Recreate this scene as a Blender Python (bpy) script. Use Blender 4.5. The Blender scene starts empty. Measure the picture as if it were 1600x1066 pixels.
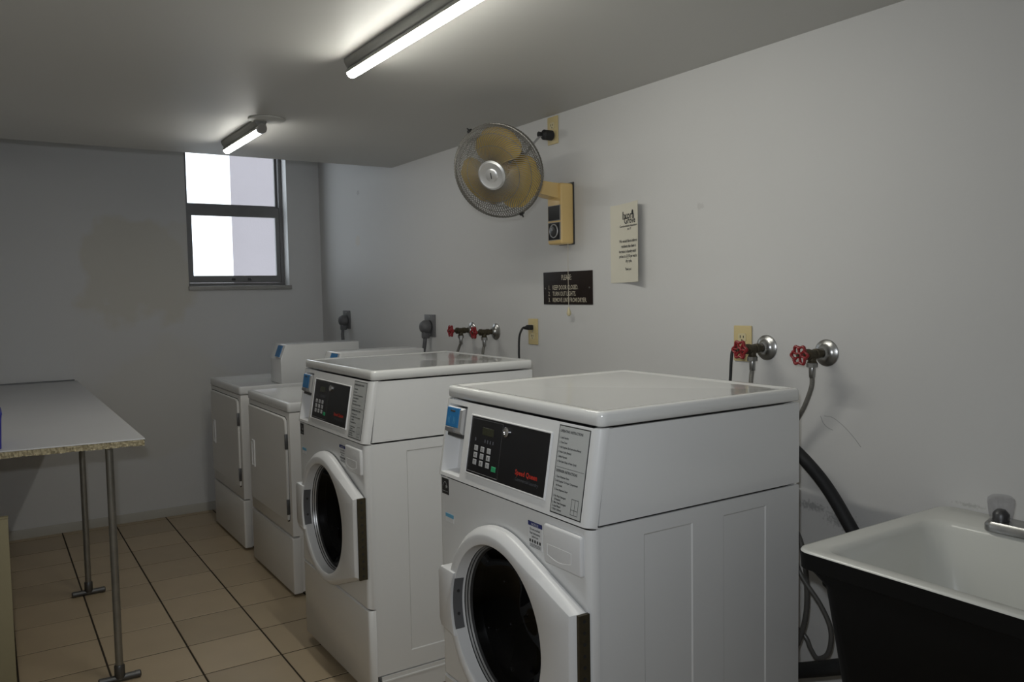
import bpy, bmesh, math, random
from mathutils import Vector, Matrix

random.seed(7)
S = bpy.context.scene
C = S.collection

# ------------------------------------------------------------------ camera
cam_d = bpy.data.cameras.new('camera')
cam = bpy.data.objects.new('camera', cam_d)
C.objects.link(cam)
CAM = Vector((-2.0211, -0.1394, 1.4148))
_y, _p, _r = math.radians(33.0468), math.radians(3.4543), math.radians(-1.0034)
_f = Vector((math.sin(_y) * math.cos(_p), math.cos(_y) * math.cos(_p), -math.sin(_p)))
_rt = Vector((math.cos(_y), -math.sin(_y), 0))
_up = _rt.cross(_f)
_R = _rt * math.cos(_r) + _up * math.sin(_r)
_U = _up * math.cos(_r) - _rt * math.sin(_r)
cam.matrix_world = Matrix(((_R.x, _U.x, -_f.x, CAM.x), (_R.y, _U.y, -_f.y, CAM.y), (_R.z, _U.z, -_f.z, CAM.z), (0, 0, 0, 1)))
cam_d.sensor_width = 36.0
cam_d.lens = 1265.131 / 1600 * 36
cam_d.clip_start = 0.02
S.camera = cam

# ------------------------------------------------------------------ world, light, exposure
w = bpy.data.worlds.new('overcast_sky')
S.world = w
w.use_nodes = True
w.node_tree.nodes['Background'].inputs[0].default_value = (0.90, 0.95, 1.0, 1)
w.node_tree.nodes['Background'].inputs[1].default_value = 2.6
S.view_settings.view_transform = 'Standard'
S.view_settings.look = 'None'
S.view_settings.gamma = 1
S.view_settings.use_curve_mapping = False
S.view_settings.exposure = 0.0
TUBE_NEAR = 65.0      # radiance of the lit tubes
TUBE_FAR = 44.0
fl = bpy.data.lights.new('camera_flash', 'AREA')       # the pop-up flash above the lens: it throws the leg and table shadows on the back wall
fl.shape = 'RECTANGLE'
fl.size, fl.size_y = 0.045, 0.025
fl.energy = 5.9
fl.spread = 2.1
fl.color = (0.90, 0.95, 1.0)
flo = bpy.data.objects.new('camera_flash', fl)
C.objects.link(flo)
flo.matrix_world = cam.matrix_world.copy()
flo.location = CAM + Vector((-0.02, 0.03, 0.095))

# ------------------------------------------------------------------ materials
M = {}


def mat(name, col, rough=0.5, metal=0.0, noise=0.0, nscale=8.0, bump=0.0, bscale=60.0, coat=0.0, col2=None, spec=0.5):
    m = bpy.data.materials.new(name)
    m.use_nodes = True
    nt = m.node_tree
    b = nt.nodes['Principled BSDF']
    b.inputs['Roughness'].default_value = rough
    b.inputs['Metallic'].default_value = metal
    b.inputs['Specular IOR Level'].default_value = spec
    if coat:
        b.inputs['Coat Weight'].default_value = coat
        b.inputs['Coat Roughness'].default_value = 0.08
    tc = nt.nodes.new('ShaderNodeTexCoord')
    nz = nt.nodes.new('ShaderNodeTexNoise')
    nz.inputs['Scale'].default_value = nscale
    nz.inputs['Detail'].default_value = 5
    nt.links.new(tc.outputs['Object'], nz.inputs['Vector'])
    mx = nt.nodes.new('ShaderNodeMix')
    mx.data_type = 'RGBA'
    c2 = col2 or tuple(c * (1 - noise) for c in col)
    mx.inputs[6].default_value = (*col, 1)
    mx.inputs[7].default_value = (*c2, 1)
    nt.links.new(nz.outputs['Fac'], mx.inputs[0])
    nt.links.new(mx.outputs[2], b.inputs['Base Color'])
    if bump:
        n2 = nt.nodes.new('ShaderNodeTexNoise')
        n2.inputs['Scale'].default_value = bscale
        n2.inputs['Detail'].default_value = 3
        nt.links.new(tc.outputs['Object'], n2.inputs['Vector'])
        bp = nt.nodes.new('ShaderNodeBump')
        bp.inputs['Strength'].default_value = bump
        bp.inputs['Distance'].default_value = 0.004
        nt.links.new(n2.outputs['Fac'], bp.inputs['Height'])
        nt.links.new(bp.outputs['Normal'], b.inputs['Normal'])
    M[name] = m
    return m


mat('white_enamel', (0.74, 0.74, 0.73), 0.22, noise=0.03, nscale=3, coat=0.3)
mat('lid_enamel', (0.74, 0.74, 0.72), 0.10, noise=0.02, nscale=3, coat=0.6)
mat('white_plastic', (0.72, 0.72, 0.72), 0.35, noise=0.03)
mat('dryer_enamel', (0.78, 0.765, 0.735), 0.3, noise=0.04, nscale=3)
mat('gap_dark', (0.04, 0.04, 0.04), 0.8)
mat('black_gloss', (0.006, 0.006, 0.007), 0.28, noise=0.2)
mat('grey_line', (0.30, 0.30, 0.30), 0.5, noise=0.1)
mat('dim_print', (0.10, 0.105, 0.12), 0.5, noise=0.1)
mat('label_grey', (0.47, 0.48, 0.47), 0.5, noise=0.05)
mat('print_black', (0.02, 0.02, 0.02), 0.6, noise=0.1)
mat('print_red', (0.55, 0.035, 0.02), 0.5, noise=0.1)
mat('key_grey', (0.42, 0.42, 0.42), 0.45, noise=0.1)
mat('key_green', (0.02, 0.33, 0.13), 0.45, noise=0.1)
mat('lcd', (0.028, 0.03, 0.012), 0.25, noise=0.1)
mat('blue_face', (0.012, 0.17, 0.42), 0.35, noise=0.15, nscale=30)
mat('blue_pale', (0.15, 0.42, 0.62), 0.4, noise=0.1)
mat('navy', (0.02, 0.03, 0.16), 0.5, noise=0.1)
mat('silver', (0.55, 0.55, 0.55), 0.32, 0.6, noise=0.1)
mat('dark_plastic', (0.05, 0.05, 0.05), 0.4, noise=0.2)
mat('chrome', (0.62, 0.62, 0.63), 0.14, 1.0, noise=0.1, nscale=20)
mat('worn_chrome', (0.45, 0.45, 0.44), 0.3, 1.0, noise=0.35, nscale=40)
mat('bronze', (0.085, 0.07, 0.042), 0.55, 0.5, noise=0.5, nscale=80, bump=0.3)
mat('red_paint', (0.27, 0.012, 0.016), 0.4, noise=0.3, nscale=40)
mat('braid', (0.33, 0.32, 0.29), 0.4, 0.8, noise=0.5, nscale=300, bump=0.6, bscale=500)
mat('black_rubber', (0.014, 0.014, 0.015), 0.65, noise=0.3, nscale=30)
mat('grey_hose', (0.16, 0.155, 0.145), 0.4, 0.3, noise=0.3, nscale=40)
mat('ivory', (0.60, 0.49, 0.25), 0.4, noise=0.08)
mat('ivory_light', (0.62, 0.54, 0.33), 0.35, noise=0.08)
mat('fan_yellow', (0.80, 0.57, 0.24), 0.35, noise=0.1, nscale=12)
mat('grey_plate', (0.16, 0.16, 0.165), 0.45, noise=0.1)
mat('grey_rubber', (0.11, 0.11, 0.115), 0.5, noise=0.1)
mat('pipe', (0.36, 0.35, 0.32), 0.4, 0.8, noise=0.35, nscale=25)
mat('pipe_dark', (0.15, 0.15, 0.15), 0.4, 0.8, noise=0.3, nscale=30)
mat('laminate', (0.62, 0.62, 0.63), 0.35, noise=0.06, nscale=5)
mat('chipboard', (0.72, 0.63, 0.42), 0.9, noise=0.55, nscale=90, bump=1.0, bscale=150)
mat('tan_board', (0.36, 0.32, 0.20), 0.7, noise=0.15, nscale=4)
mat('sign_brown', (0.016, 0.010, 0.008), 0.55, noise=0.2, spec=0.2)
mat('sign_print', (0.62, 0.56, 0.44), 0.5, noise=0.1)
mat('paper', (0.66, 0.63, 0.53), 0.8, noise=0.05, nscale=6)
mat('cage_wire', (0.23, 0.22, 0.20), 0.4, 0.6, noise=0.2)
mat('cord_white', (0.55, 0.5, 0.4), 0.6, noise=0.1)
mat('sink_enamel', (0.72, 0.72, 0.67), 0.22, noise=0.06, nscale=4, coat=0.15)
mat('sink_black', (0.004, 0.004, 0.004), 0.6, noise=0.3, spec=0.2)
mat('alu', (0.24, 0.235, 0.24), 0.55, 0.15, noise=0.25, nscale=12)
mat('alu_light', (0.42, 0.41, 0.39), 0.5, 0.2, noise=0.3, nscale=14)
mat('stucco', (0.305, 0.278, 0.293), 0.9, noise=0.10, nscale=2.5, bump=0.3)
mat('batten', (0.55, 0.55, 0.52), 0.4, noise=0.05)
mat('batten_grey', (0.24, 0.24, 0.22), 0.45, noise=0.05)
mat('grout', (0.035, 0.026, 0.016), 0.95, noise=0.3, nscale=20)
mat('tile', (0.52, 0.41, 0.27), 0.38, noise=0.22, nscale=4.5, bump=0.05, bscale=40)
mat('baseboard_paint', (0.52, 0.50, 0.45), 0.6, noise=0.12, nscale=10)
mat('ceiling_paint', (0.53, 0.525, 0.50), 0.5, noise=0.05, nscale=1.6, bump=0.06, bscale=25)
mat('drum_steel', (0.10, 0.10, 0.10), 0.3, 0.9, noise=0.2)
mat('glint_steel', (0.7, 0.7, 0.7), 0.22, 1.0, noise=0.05)  # bright metal of the studs added to the drum for flash glints
mat('gasket', (0.12, 0.12, 0.125), 0.4, noise=0.1)
mat('blue_plastic', (0.02, 0.03, 0.30), 0.4, noise=0.1)


def emit(name, col, s):
    m = bpy.data.materials.new(name)
    m.use_nodes = True
    nt = m.node_tree
    nt.nodes.remove(nt.nodes['Principled BSDF'])
    e = nt.nodes.new('ShaderNodeEmission')
    e.inputs[0].default_value = (*col, 1)
    e.inputs[1].default_value = s
    nt.links.new(e.outputs[0], nt.nodes['Material Output'].inputs[0])
    M[name] = m


emit('tube_near', (1.0, 0.985, 0.90), TUBE_NEAR)
emit('tube_far', (1.0, 0.985, 0.92), TUBE_FAR)


def glass(name, tint, gloss=0.035, rough=0.02):
    m = bpy.data.materials.new(name)
    m.use_nodes = True
    nt = m.node_tree
    nt.nodes.remove(nt.nodes['Principled BSDF'])
    t = nt.nodes.new('ShaderNodeBsdfTransparent')
    t.inputs[0].default_value = (*tint, 1)
    g = nt.nodes.new('ShaderNodeBsdfGlossy')
    g.inputs['Roughness'].default_value = rough
    lw = nt.nodes.new('ShaderNodeLayerWeight')
    lw.inputs[0].default_value = 0.5
    pw = nt.nodes.new('ShaderNodeMath')
    pw.operation = 'POWER'
    pw.inputs[1].default_value = 4.0
    nt.links.new(lw.outputs['Facing'], pw.inputs[0])
    fr = nt.nodes.new('ShaderNodeMath')
    fr.operation = 'MULTIPLY_ADD'
    fr.inputs[1].default_value = 0.7
    fr.inputs[2].default_value = gloss
    nt.links.new(pw.outputs[0], fr.inputs[0])
    mx = nt.nodes.new('ShaderNodeMixShader')
    nt.links.new(fr.outputs[0], mx.inputs[0])
    nt.links.new(t.outputs[0], mx.inputs[1])
    nt.links.new(g.outputs[0], mx.inputs[2])
    nt.links.new(mx.outputs[0], nt.nodes['Material Output'].inputs[0])
    M[name] = m


glass('window_glass', (0.95, 0.97, 0.98))
glass('door_glass', (0.13, 0.13, 0.135), gloss=0.012)
glass('acrylic', (0.86, 0.86, 0.88), gloss=0.08)
glass('fan_blade', (0.62, 0.42, 0.09), rough=0.15)
# amber plastic blades: half see-through, half lit body colour
_nt = M['fan_blade'].node_tree
_d = _nt.nodes.new('ShaderNodeBsdfPrincipled')
_d.inputs['Base Color'].default_value = (0.50, 0.36, 0.10, 1)
_d.inputs['Roughness'].default_value = 0.25
_x = _nt.nodes.new('ShaderNodeMixShader')
_x.inputs[0].default_value = 0.75
_o = _nt.nodes['Material Output']
_prev = _o.inputs[0].links[0].from_socket
_nt.links.new(_prev, _x.inputs[1])
_nt.links.new(_d.outputs[0], _x.inputs[2])
_nt.links.new(_x.outputs[0], _o.inputs[0])


def wall_mat(name, base, blobs, rough=0.55):
    """painted wall; blobs = list of (centre, radii, colour, strength, noise scale, threshold) patches of another paint, stain or scuff"""
    m = mat(name, base, rough, noise=0.05, nscale=2.2, bump=0.10, bscale=30)
    nt = m.node_tree
    b = nt.nodes['Principled BSDF']
    prev = b.inputs['Base Color'].links[0].from_socket
    tc = nt.nodes.new('ShaderNodeNewGeometry')
    for (cx, cy, cz), (rx, ry, rz), col, st, ns, lo, hi in blobs:
        mp = nt.nodes.new('ShaderNodeVectorMath')
        mp.operation = 'SUBTRACT'
        mp.inputs[1].default_value = (cx, cy, cz)
        nt.links.new(tc.outputs['Position'], mp.inputs[0])
        dv = nt.nodes.new('ShaderNodeVectorMath')
        dv.operation = 'DIVIDE'
        dv.inputs[1].default_value = (rx, ry, rz)
        nt.links.new(mp.outputs[0], dv.inputs[0])
        ln = nt.nodes.new('ShaderNodeVectorMath')
        ln.operation = 'LENGTH'
        nt.links.new(dv.outputs[0], ln.inputs[0])
        nz = nt.nodes.new('ShaderNodeTexNoise')
        nz.inputs['Scale'].default_value = ns
        nz.inputs['Detail'].default_value = 4
        nt.links.new(tc.outputs['Position'], nz.inputs['Vector'])
        # value = noise*1.6 + 0.2 - distance
        a = nt.nodes.new('ShaderNodeMath')
        a.operation = 'MULTIPLY_ADD'
        a.inputs[1].default_value = 1.6
        a.inputs[2].default_value = 0.2
        nt.links.new(nz.outputs['Fac'], a.inputs[0])
        s = nt.nodes.new('ShaderNodeMath')
        s.operation = 'SUBTRACT'
        nt.links.new(a.outputs[0], s.inputs[0])
        nt.links.new(ln.outputs['Value'], s.inputs[1])
        mr = nt.nodes.new('ShaderNodeMapRange')
        mr.inputs[1].default_value = lo
        mr.inputs[2].default_value = hi
        mr.inputs[3].default_value = 0
        mr.inputs[4].default_value = st
        nt.links.new(s.outputs[0], mr.inputs[0])
        mx = nt.nodes.new('ShaderNodeMix')
        mx.data_type = 'RGBA'
        nt.links.new(mr.outputs[0], mx.inputs[0])
        nt.links.new(prev, mx.inputs[6])
        mx.inputs[7].default_value = (*col, 1)
        prev = mx.outputs[2]
    nt.links.new(prev, b.inputs['Base Color'])
    return m


WALL = (0.60, 0.595, 0.585)
wall_mat('wall_paint', WALL, [])
wall_mat('wall_paint_back', (0.70, 0.70, 0.70), [
    ((-1.23, 5.437, 1.58), (0.33, 1, 0.38), (0.63, 0.60, 0.52), 0.7, 3.0, 0.0, 0.16),
    ((-0.95, 5.437, 1.70), (0.16, 1, 0.22), (0.65, 0.63, 0.58), 0.5, 5.0, 0.0, 0.2),
    ((-1.05, 5.437, 0.75), (0.50, 1, 0.40), (0.67, 0.655, 0.61), 0.5, 2.0, 0.0, 0.25),
])
wall_mat('wall_paint_right', WALL, [
    ((0, 1.36, 0.768), (1, 0.08, 0.022), (0.12, 0.12, 0.13), 0.5, 110.0, 0.30, 0.75),
    ((0, 1.26, 0.748), (1, 0.09, 0.040), (0.12, 0.12, 0.13), 0.5, 120.0, 0.35, 0.8),
    ((0, 0.90, 0.868), (1, 0.07, 0.010), (0.20, 0.20, 0.18), 0.4, 160.0, 0.35, 0.9),
    ((0, 4.75, 1.75), (1, 0.06, 0.05), (0.60, 0.54, 0.46), 0.5, 20.0, 0.2, 0.5),
    ((0, 4.72, 2.06), (1, 0.04, 0.03), (0.36, 0.35, 0.35), 0.5, 40.0, 0.4, 0.6),
    ((0, 1.80, 1.69), (1, 0.03, 0.02), (0.45, 0.44, 0.43), 0.5, 60.0, 0.4, 0.6),
])


# ------------------------------------------------------------------ mesh helpers
class MB:
    def __init__(s, ox=0, oy=0, oz=0):
        s.bm = bmesh.new()
        s.off = Vector((ox, oy, oz))

    def box(s, x0, x1, y0, y1, z0, z1, bev=0.0, seg=2, edges=None):
        r = bmesh.ops.create_cube(s.bm, size=1)
        vs = r['verts']
        for v in vs:
            v.co = Vector(((x0 + x1) / 2 + v.co.x * (x1 - x0), (y0 + y1) / 2 + v.co.y * (y1 - y0), (z0 + z1) / 2 + v.co.z * (z1 - z0)))
        if bev:
            es = {e for v in vs for e in v.link_edges}
            if edges:
                es = {e for e in es if edges((e.verts[0].co - e.verts[1].co).normalized(), (e.verts[0].co + e.verts[1].co) / 2)}
            bmesh.ops.bevel(s.bm, geom=list(es), offset=bev, segments=seg, profile=0.5, affect='EDGES')
        return s

    def poly(s, pts):
        vs = [s.bm.verts.new(p) for p in pts]
        try:
            s.bm.faces.new(vs)
        except ValueError:
            pass
        return s

    def loft(s, loops, cap0=False, cap1=False, closed=True):
        rows = [[s.bm.verts.new(p) for p in lp] for lp in loops]
        n = len(rows[0])
        for a, b in zip(rows[:-1], rows[1:]):
            for i in range(n if closed else n - 1):
                j = (i + 1) % n
                s.bm.faces.new((a[i], a[j], b[j], b[i]))
        if cap0:
            s.bm.faces.new(list(reversed(rows[0])))
        if cap1:
            s.bm.faces.new(rows[-1])
        return s

    def prism(s, prof, axis, a, b, bev=0.0, seg=2):
        """prof: list of 2-D points in the plane normal to axis"""
        def P(u, v, t):
            return {'x': (t, u, v), 'y': (u, t, v), 'z': (u, v, t)}[axis]
        lo = [s.bm.verts.new(P(u, v, a)) for u, v in prof]
        hi = [s.bm.verts.new(P(u, v, b)) for u, v in prof]
        n = len(prof)
        fs = [s.bm.faces.new(lo), s.bm.faces.new(hi)]
        for i in range(n):
            j = (i + 1) % n
            fs.append(s.bm.faces.new((lo[i], lo[j], hi[j], hi[i])))
        if bev:
            es = {e for f in fs for e in f.edges}
            bmesh.ops.bevel(s.bm, geom=list(es), offset=bev, segments=seg, profile=0.5, affect='EDGES')
        return s

    def cyl(s, p0, p1, r0, r1=None, seg=20, caps=True):
        p0, p1 = Vector(p0), Vector(p1)
        r1 = r0 if r1 is None else r1
        d = (p1 - p0).normalized()
        u = d.orthogonal().normalized()
        v = d.cross(u)
        ring = lambda p, r: [p + (u * math.cos(2 * math.pi * i / seg) + v * math.sin(2 * math.pi * i / seg)) * r for i in range(seg)]
        return s.loft([ring(p0, r0), ring(p1, r1)], caps, caps)

    def lathe(s, o, d, prof, seg=32, cap0=False, cap1=False):
        """prof: list of (distance along d, radius)"""
        o, d = Vector(o), Vector(d).normalized()
        u = d.orthogonal().normalized()
        v = d.cross(u)
        return s.loft([[o + d * t + (u * math.cos(2 * math.pi * i / seg) + v * math.sin(2 * math.pi * i / seg)) * r for i in range(seg)] for t, r in prof], cap0, cap1)

    def tube(s, pts, r, seg=10, smooth=8, caps=True):
        P = [Vector(p) for p in pts]
        if smooth and len(P) > 2:
            Q = []
            ext = [P[0] * 2 - P[1]] + P + [P[-1] * 2 - P[-2]]
            for i in range(1, len(ext) - 2):
                a, b, c, d = ext[i - 1:i + 3]
                for k in range(smooth):
                    t = k / smooth
                    Q.append(0.5 * (2 * b + (c - a) * t + (2 * a - 5 * b + 4 * c - d) * t * t + (3 * b - a - 3 * c + d) * t ** 3))
            Q.append(P[-1])
            P = Q
        loops = []
        u = None
        for i, p in enumerate(P):
            d = (P[min(i + 1, len(P) - 1)] - P[max(i - 1, 0)]).normalized()
            u = d.orthogonal().normalized() if u is None else (u - d * u.dot(d)).normalized()
            v = d.cross(u)
            loops.append([p + (u * math.cos(2 * math.pi * k / seg) + v * math.sin(2 * math.pi * k / seg)) * r for k in range(seg)])
        return s.loft(loops, caps, caps)

    def torus(s, o, d, R, r, seg=32, rs=8):
        o, d = Vector(o), Vector(d).normalized()
        u = d.orthogonal().normalized()
        v = d.cross(u)
        loops = []
        for i in range(seg + 1):
            a = 2 * math.pi * i / seg
            e = u * math.cos(a) + v * math.sin(a)
            loops.append([o + e * (R + r * math.cos(2 * math.pi * k / rs)) + d * r * math.sin(2 * math.pi * k / rs) for k in range(rs)])
        return s.loft(loops)

    def build(s, name, m, parent=None, ang=0.7, fix=True):
        bm = s.bm
        bmesh.ops.remove_doubles(bm, verts=bm.verts, dist=1e-6)
        if fix:
            bmesh.ops.recalc_face_normals(bm, faces=bm.faces)
        for v in bm.verts:
            v.co -= s.off
        me = bpy.data.meshes.new(name)
        bm.to_mesh(me)
        bm.free()
        me.materials.append(M[m] if isinstance(m, str) else m)
        me.shade_smooth()
        me.set_sharp_from_angle(angle=ang)
        o = bpy.data.objects.new(name, me)
        C.objects.link(o)
        if parent:
            o.parent = parent
        return o


def thing(name, label, cat, loc, group=None):
    o = bpy.data.objects.new(name, None)
    o.empty_display_size = 0.05
    C.objects.link(o)
    o.location = loc
    o['label'] = label
    o['category'] = cat
    if group:
        o['group'] = group
    return o


def struct(o):
    o['kind'] = 'structure'
    return o


def text_mesh(lines, xdir, ydir, name, m, parent, off=(0, 0, 0), bold=0.0, squeeze=1.0):
    """lines: list of (string, size, origin, align); the letters lie in the plane of xdir, ydir"""
    xd, yd = Vector(xdir).normalized(), Vector(ydir).normalized()
    bm = bmesh.new()
    for t, size, org, al in lines:
        cu = bpy.data.curves.new('lettering', 'FONT')
        cu.body = t
        cu.size = size
        cu.align_x = al
        cu.resolution_u = 2
        cu.offset = bold * size
        ob = bpy.data.objects.new('lettering', cu)
        me = ob.to_mesh()
        b2 = bmesh.new()
        b2.from_mesh(me)
        ob.to_mesh_clear()
        n0 = {}
        o = Vector(org)
        for v in b2.verts:
            n0[v.index] = bm.verts.new(o + xd * v.co.x * squeeze + yd * v.co.y)
        for f in b2.faces:
            try:
                bm.faces.new([n0[v.index] for v in f.verts])
            except ValueError:
                pass
        b2.free()
        bpy.data.objects.remove(ob)
        bpy.data.curves.remove(cu)
    o3 = Vector(off)
    for v in bm.verts:
        v.co -= o3
    me = bpy.data.meshes.new(name)
    bm.to_mesh(me)
    bm.free()
    me.materials.append(M[m])
    o = bpy.data.objects.new(name, me)
    C.objects.link(o)
    o.parent = parent
    return o


def rrect(x0, x1, y0, y1, r, z, n=6):
    """rounded rectangle loop in the xy plane"""
    out = []
    for cx, cy, a0 in ((x1 - r, y1 - r, 0), (x0 + r, y1 - r, 90), (x0 + r, y0 + r, 180), (x1 - r, y0 + r, 270)):
        for k in range(n + 1):
            a = math.radians(a0 + 90 * k / n)
            out.append((cx + r * math.cos(a), cy + r * math.sin(a), z))
    return out


# ------------------------------------------------------------------ the room
XL, YF, YB, YC, H, HT = -2.12, -1.15, 5.437, 4.211, 2.1465, 2.68
WX0, WX1, WZ0, WZ1 = -0.895, -0.232, 1.475, 2.50      # window opening
floor = struct(MB().box(XL - 0.1, 0.1, YF - 0.1, YB + 0.25, -0.10, -0.0016).build('floor', 'grout'))
# every tile a slab of its own, proud of the grout
GX, GY, G0, G1 = 0.2935, 0.2975, -1.6865, 3.2862
tile_cache = {}


def tile_mesh(sx, sy):
    k = (round(sx, 3), round(sy, 3))
    if k not in tile_cache:
        bm = bmesh.new()
        ch = 0.0015
        lo = [bm.verts.new(p) for p in ((-sx / 2, -sy / 2, -0.006), (sx / 2, -sy / 2, -0.006), (sx / 2, sy / 2, -0.006), (-sx / 2, sy / 2, -0.006))]
        mid = [bm.verts.new((v.co.x, v.co.y, -0.0012)) for v in lo]
        top = [bm.verts.new((v.co.x - math.copysign(ch, v.co.x), v.co.y - math.copysign(ch, v.co.y), 0)) for v in lo]
        for a, b in ((lo, mid), (mid, top)):
            for i in range(4):
                j = (i + 1) % 4
                bm.faces.new((a[i], a[j], b[j], b[i]))
        bm.faces.new(top)
        me = bpy.data.meshes.new('tile')
        bm.to_mesh(me)
        bm.free()
        me.materials.append(M['tile'])
        tile_cache[k] = me
    return tile_cache[k]


nt = M['tile'].node_tree      # each tile's own shade
oi = nt.nodes.new('ShaderNodeObjectInfo')
hs = nt.nodes.new('ShaderNodeHueSaturation')
mr = nt.nodes.new('ShaderNodeMapRange')
mr.inputs[3].default_value, mr.inputs[4].default_value = 0.90, 1.08
nt.links.new(oi.outputs['Random'], mr.inputs[0])
nt.links.new(mr.outputs[0], hs.inputs['Value'])
_pb = nt.nodes['Principled BSDF']
nt.links.new(_pb.inputs['Base Color'].links[0].from_socket, hs.inputs['Color'])
nt.links.new(hs.outputs[0], _pb.inputs['Base Color'])
J = 0.0035
for i in range(-3, 7):
    for j in range(-16, 9):
        x0, x1 = max(G0 + i * GX + J, XL), min(G0 + (i + 1) * GX - J, -0.002)
        y0, y1 = max(G1 + j * GY + J, YF), min(G1 + (j + 1) * GY - J, YB - 0.002)
        if x1 - x0 < 0.02 or y1 - y0 < 0.02:
            continue
        t = bpy.data.objects.new('tile', tile_mesh(x1 - x0, y1 - y0))
        C.objects.link(t)
        t.parent = floor
        t.location = ((x0 + x1) / 2, (y0 + y1) / 2, random.uniform(-0.0003, 0.0002))
        t.rotation_euler = (random.uniform(-.0012, .0012), random.uniform(-.0012, .0012), 0)

struct(MB().box(XL - 0.1, 0.1, YF - 0.1, YC, H, HT + 0.1).build('ceiling', 'ceiling_paint'))
struct(MB().box(XL - 0.1, 0.1, YC, YB + 0.2, HT, HT + 0.1).build('ceiling', 'ceiling_paint'))
wr = struct(MB().box(0, 0.1, YF - 0.1, YB + 0.2, -0.1, HT).build('wall_right', 'wall_paint_right'))
for pts in (((1.318, 1.042), (1.290, 1.040), (1.255, 1.020), (1.222, 0.992), (1.200, 0.968)), ((1.330, 1.040), (1.322, 1.022), (1.308, 1.010), (1.290, 1.004))):
    MB().tube([(-0.0004, y, z) for y, z in pts], 0.0007, 6, 6).build('pencil_mark', 'grey_line', wr)
struct(MB().box(XL - 0.1, XL, YF - 0.1, YB + 0.2, -0.1, HT).build('wall_left', 'wall_paint'))
struct(MB().box(XL, 0, YF - 0.1, YF, -0.1, HT).build('wall_front', 'wall_paint'))
wb = MB()
YO = YB + 0.2
for x0, x1, z0, z1 in ((XL, WX0, -0.1, HT), (WX1, 0, -0.1, HT), (WX0, WX1, -0.1, WZ0), (WX0, WX1, WZ1, HT)):
    wb.box(x0, x1, YB, YO, z0, z1)
struct(wb.build('wall_back', 'wall_paint_back'))
struct(MB().prism([(YB, 0), (YB - 0.012, 0), (YB - 0.012, 0.045), (YB - 0.006, 0.055), (YB, 0.055)], 'x', XL, -0.002).build('baseboard_back', 'baseboard_paint'))

# window
win = struct(MB().box(WX0, WX0 + 0.025, YB + 0.10, YB + 0.17, WZ0 + 0.005, WZ1)
             .box(WX1 - 0.024, WX1, YB + 0.10, YB + 0.17, WZ0 + 0.005, WZ1)
             .box(WX0 + 0.025, WX1 - 0.024, YB + 0.10, YB + 0.17, WZ0 + 0.005, 1.512)
             .box(WX0 + 0.025, WX1 - 0.024, YB + 0.10, YB + 0.17, WZ1 - 0.03, WZ1).build('window_1', 'alu'))
MB().box(WX0 - 0.004, WX1 + 0.012, YB - 0.022, YB + 0.10, 1.462, 1.490, 0.004).build('sill', 'alu_light', win)
ls = MB()
X0, X1 = WX0 + 0.026, WX1 - 0.025
ls.box(X0, X0 + 0.028, YB + 0.105, YB + 0.13, 1.513, 2.03).box(X1 - 0.028, X1, YB + 0.105, YB + 0.13, 1.513, 2.03)
ls.box(X0 + 0.028, X1 - 0.028, YB + 0.105, YB + 0.13, 1.513, 1.560).box(X0 + 0.028, X1 - 0.028, YB + 0.105, YB + 0.13, 1.962, 2.03)
low = ls.build('sash', 'alu', win)
MB().box(X0 + 0.02, X1 - 0.02, YB + 0.116, YB + 0.120, 1.55, 1.97).build('pane', 'window_glass', low)
for hx in (-0.585, -0.475):
    MB().box(hx - 0.012, hx + 0.012, YB + 0.092, YB + 0.106, 1.528, 1.542, 0.003).build('sash_lift', 'dark_plastic', low)
us = MB()
us.box(X0, X0 + 0.012, YB + 0.138, YB + 0.16, 2.0, WZ1 - 0.03).box(X1 - 0.014, X1, YB + 0.138, YB + 0.16, 2.0, WZ1 - 0.03)
us.box(X0 + 0.012, X1 - 0.014, YB + 0.138, YB + 0.16, 2.0, 2.045).box(X0 + 0.012, X1 - 0.014, YB + 0.138, YB + 0.16, WZ1 - 0.06, WZ1 - 0.03)
up = us.build('sash', 'alu', win)
MB().box(X0 + 0.006, X1 - 0.006, YB + 0.147, YB + 0.151, 2.03, WZ1 - 0.04).build('pane', 'window_glass', up)

# what stands outside the window
nb = thing('neighbouring_building', 'pale lilac-grey stucco wall of the next building, seen through the window', 'building', (1.4, YB + 2.2, -2.0))
MB(1.4, YB + 2.2, -2.0).prism([(-0.102, YB + 2.0), (2.9, YB + 2.0), (2.9, YB + 2.5), (1.2, YB + 2.5)], 'z', -2.0, 5.0).build('facade', 'stucco', nb)
MB(1.4, YB + 2.2, -2.0).prism([(-0.2, YB + 1.96), (2.96, YB + 1.96), (2.96, YB + 2.54), (1.2, YB + 2.54)], 'z', 5.0, 5.15).build('parapet_cap', 'stucco', nb)

# ------------------------------------------------------------------ ceiling lights


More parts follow.
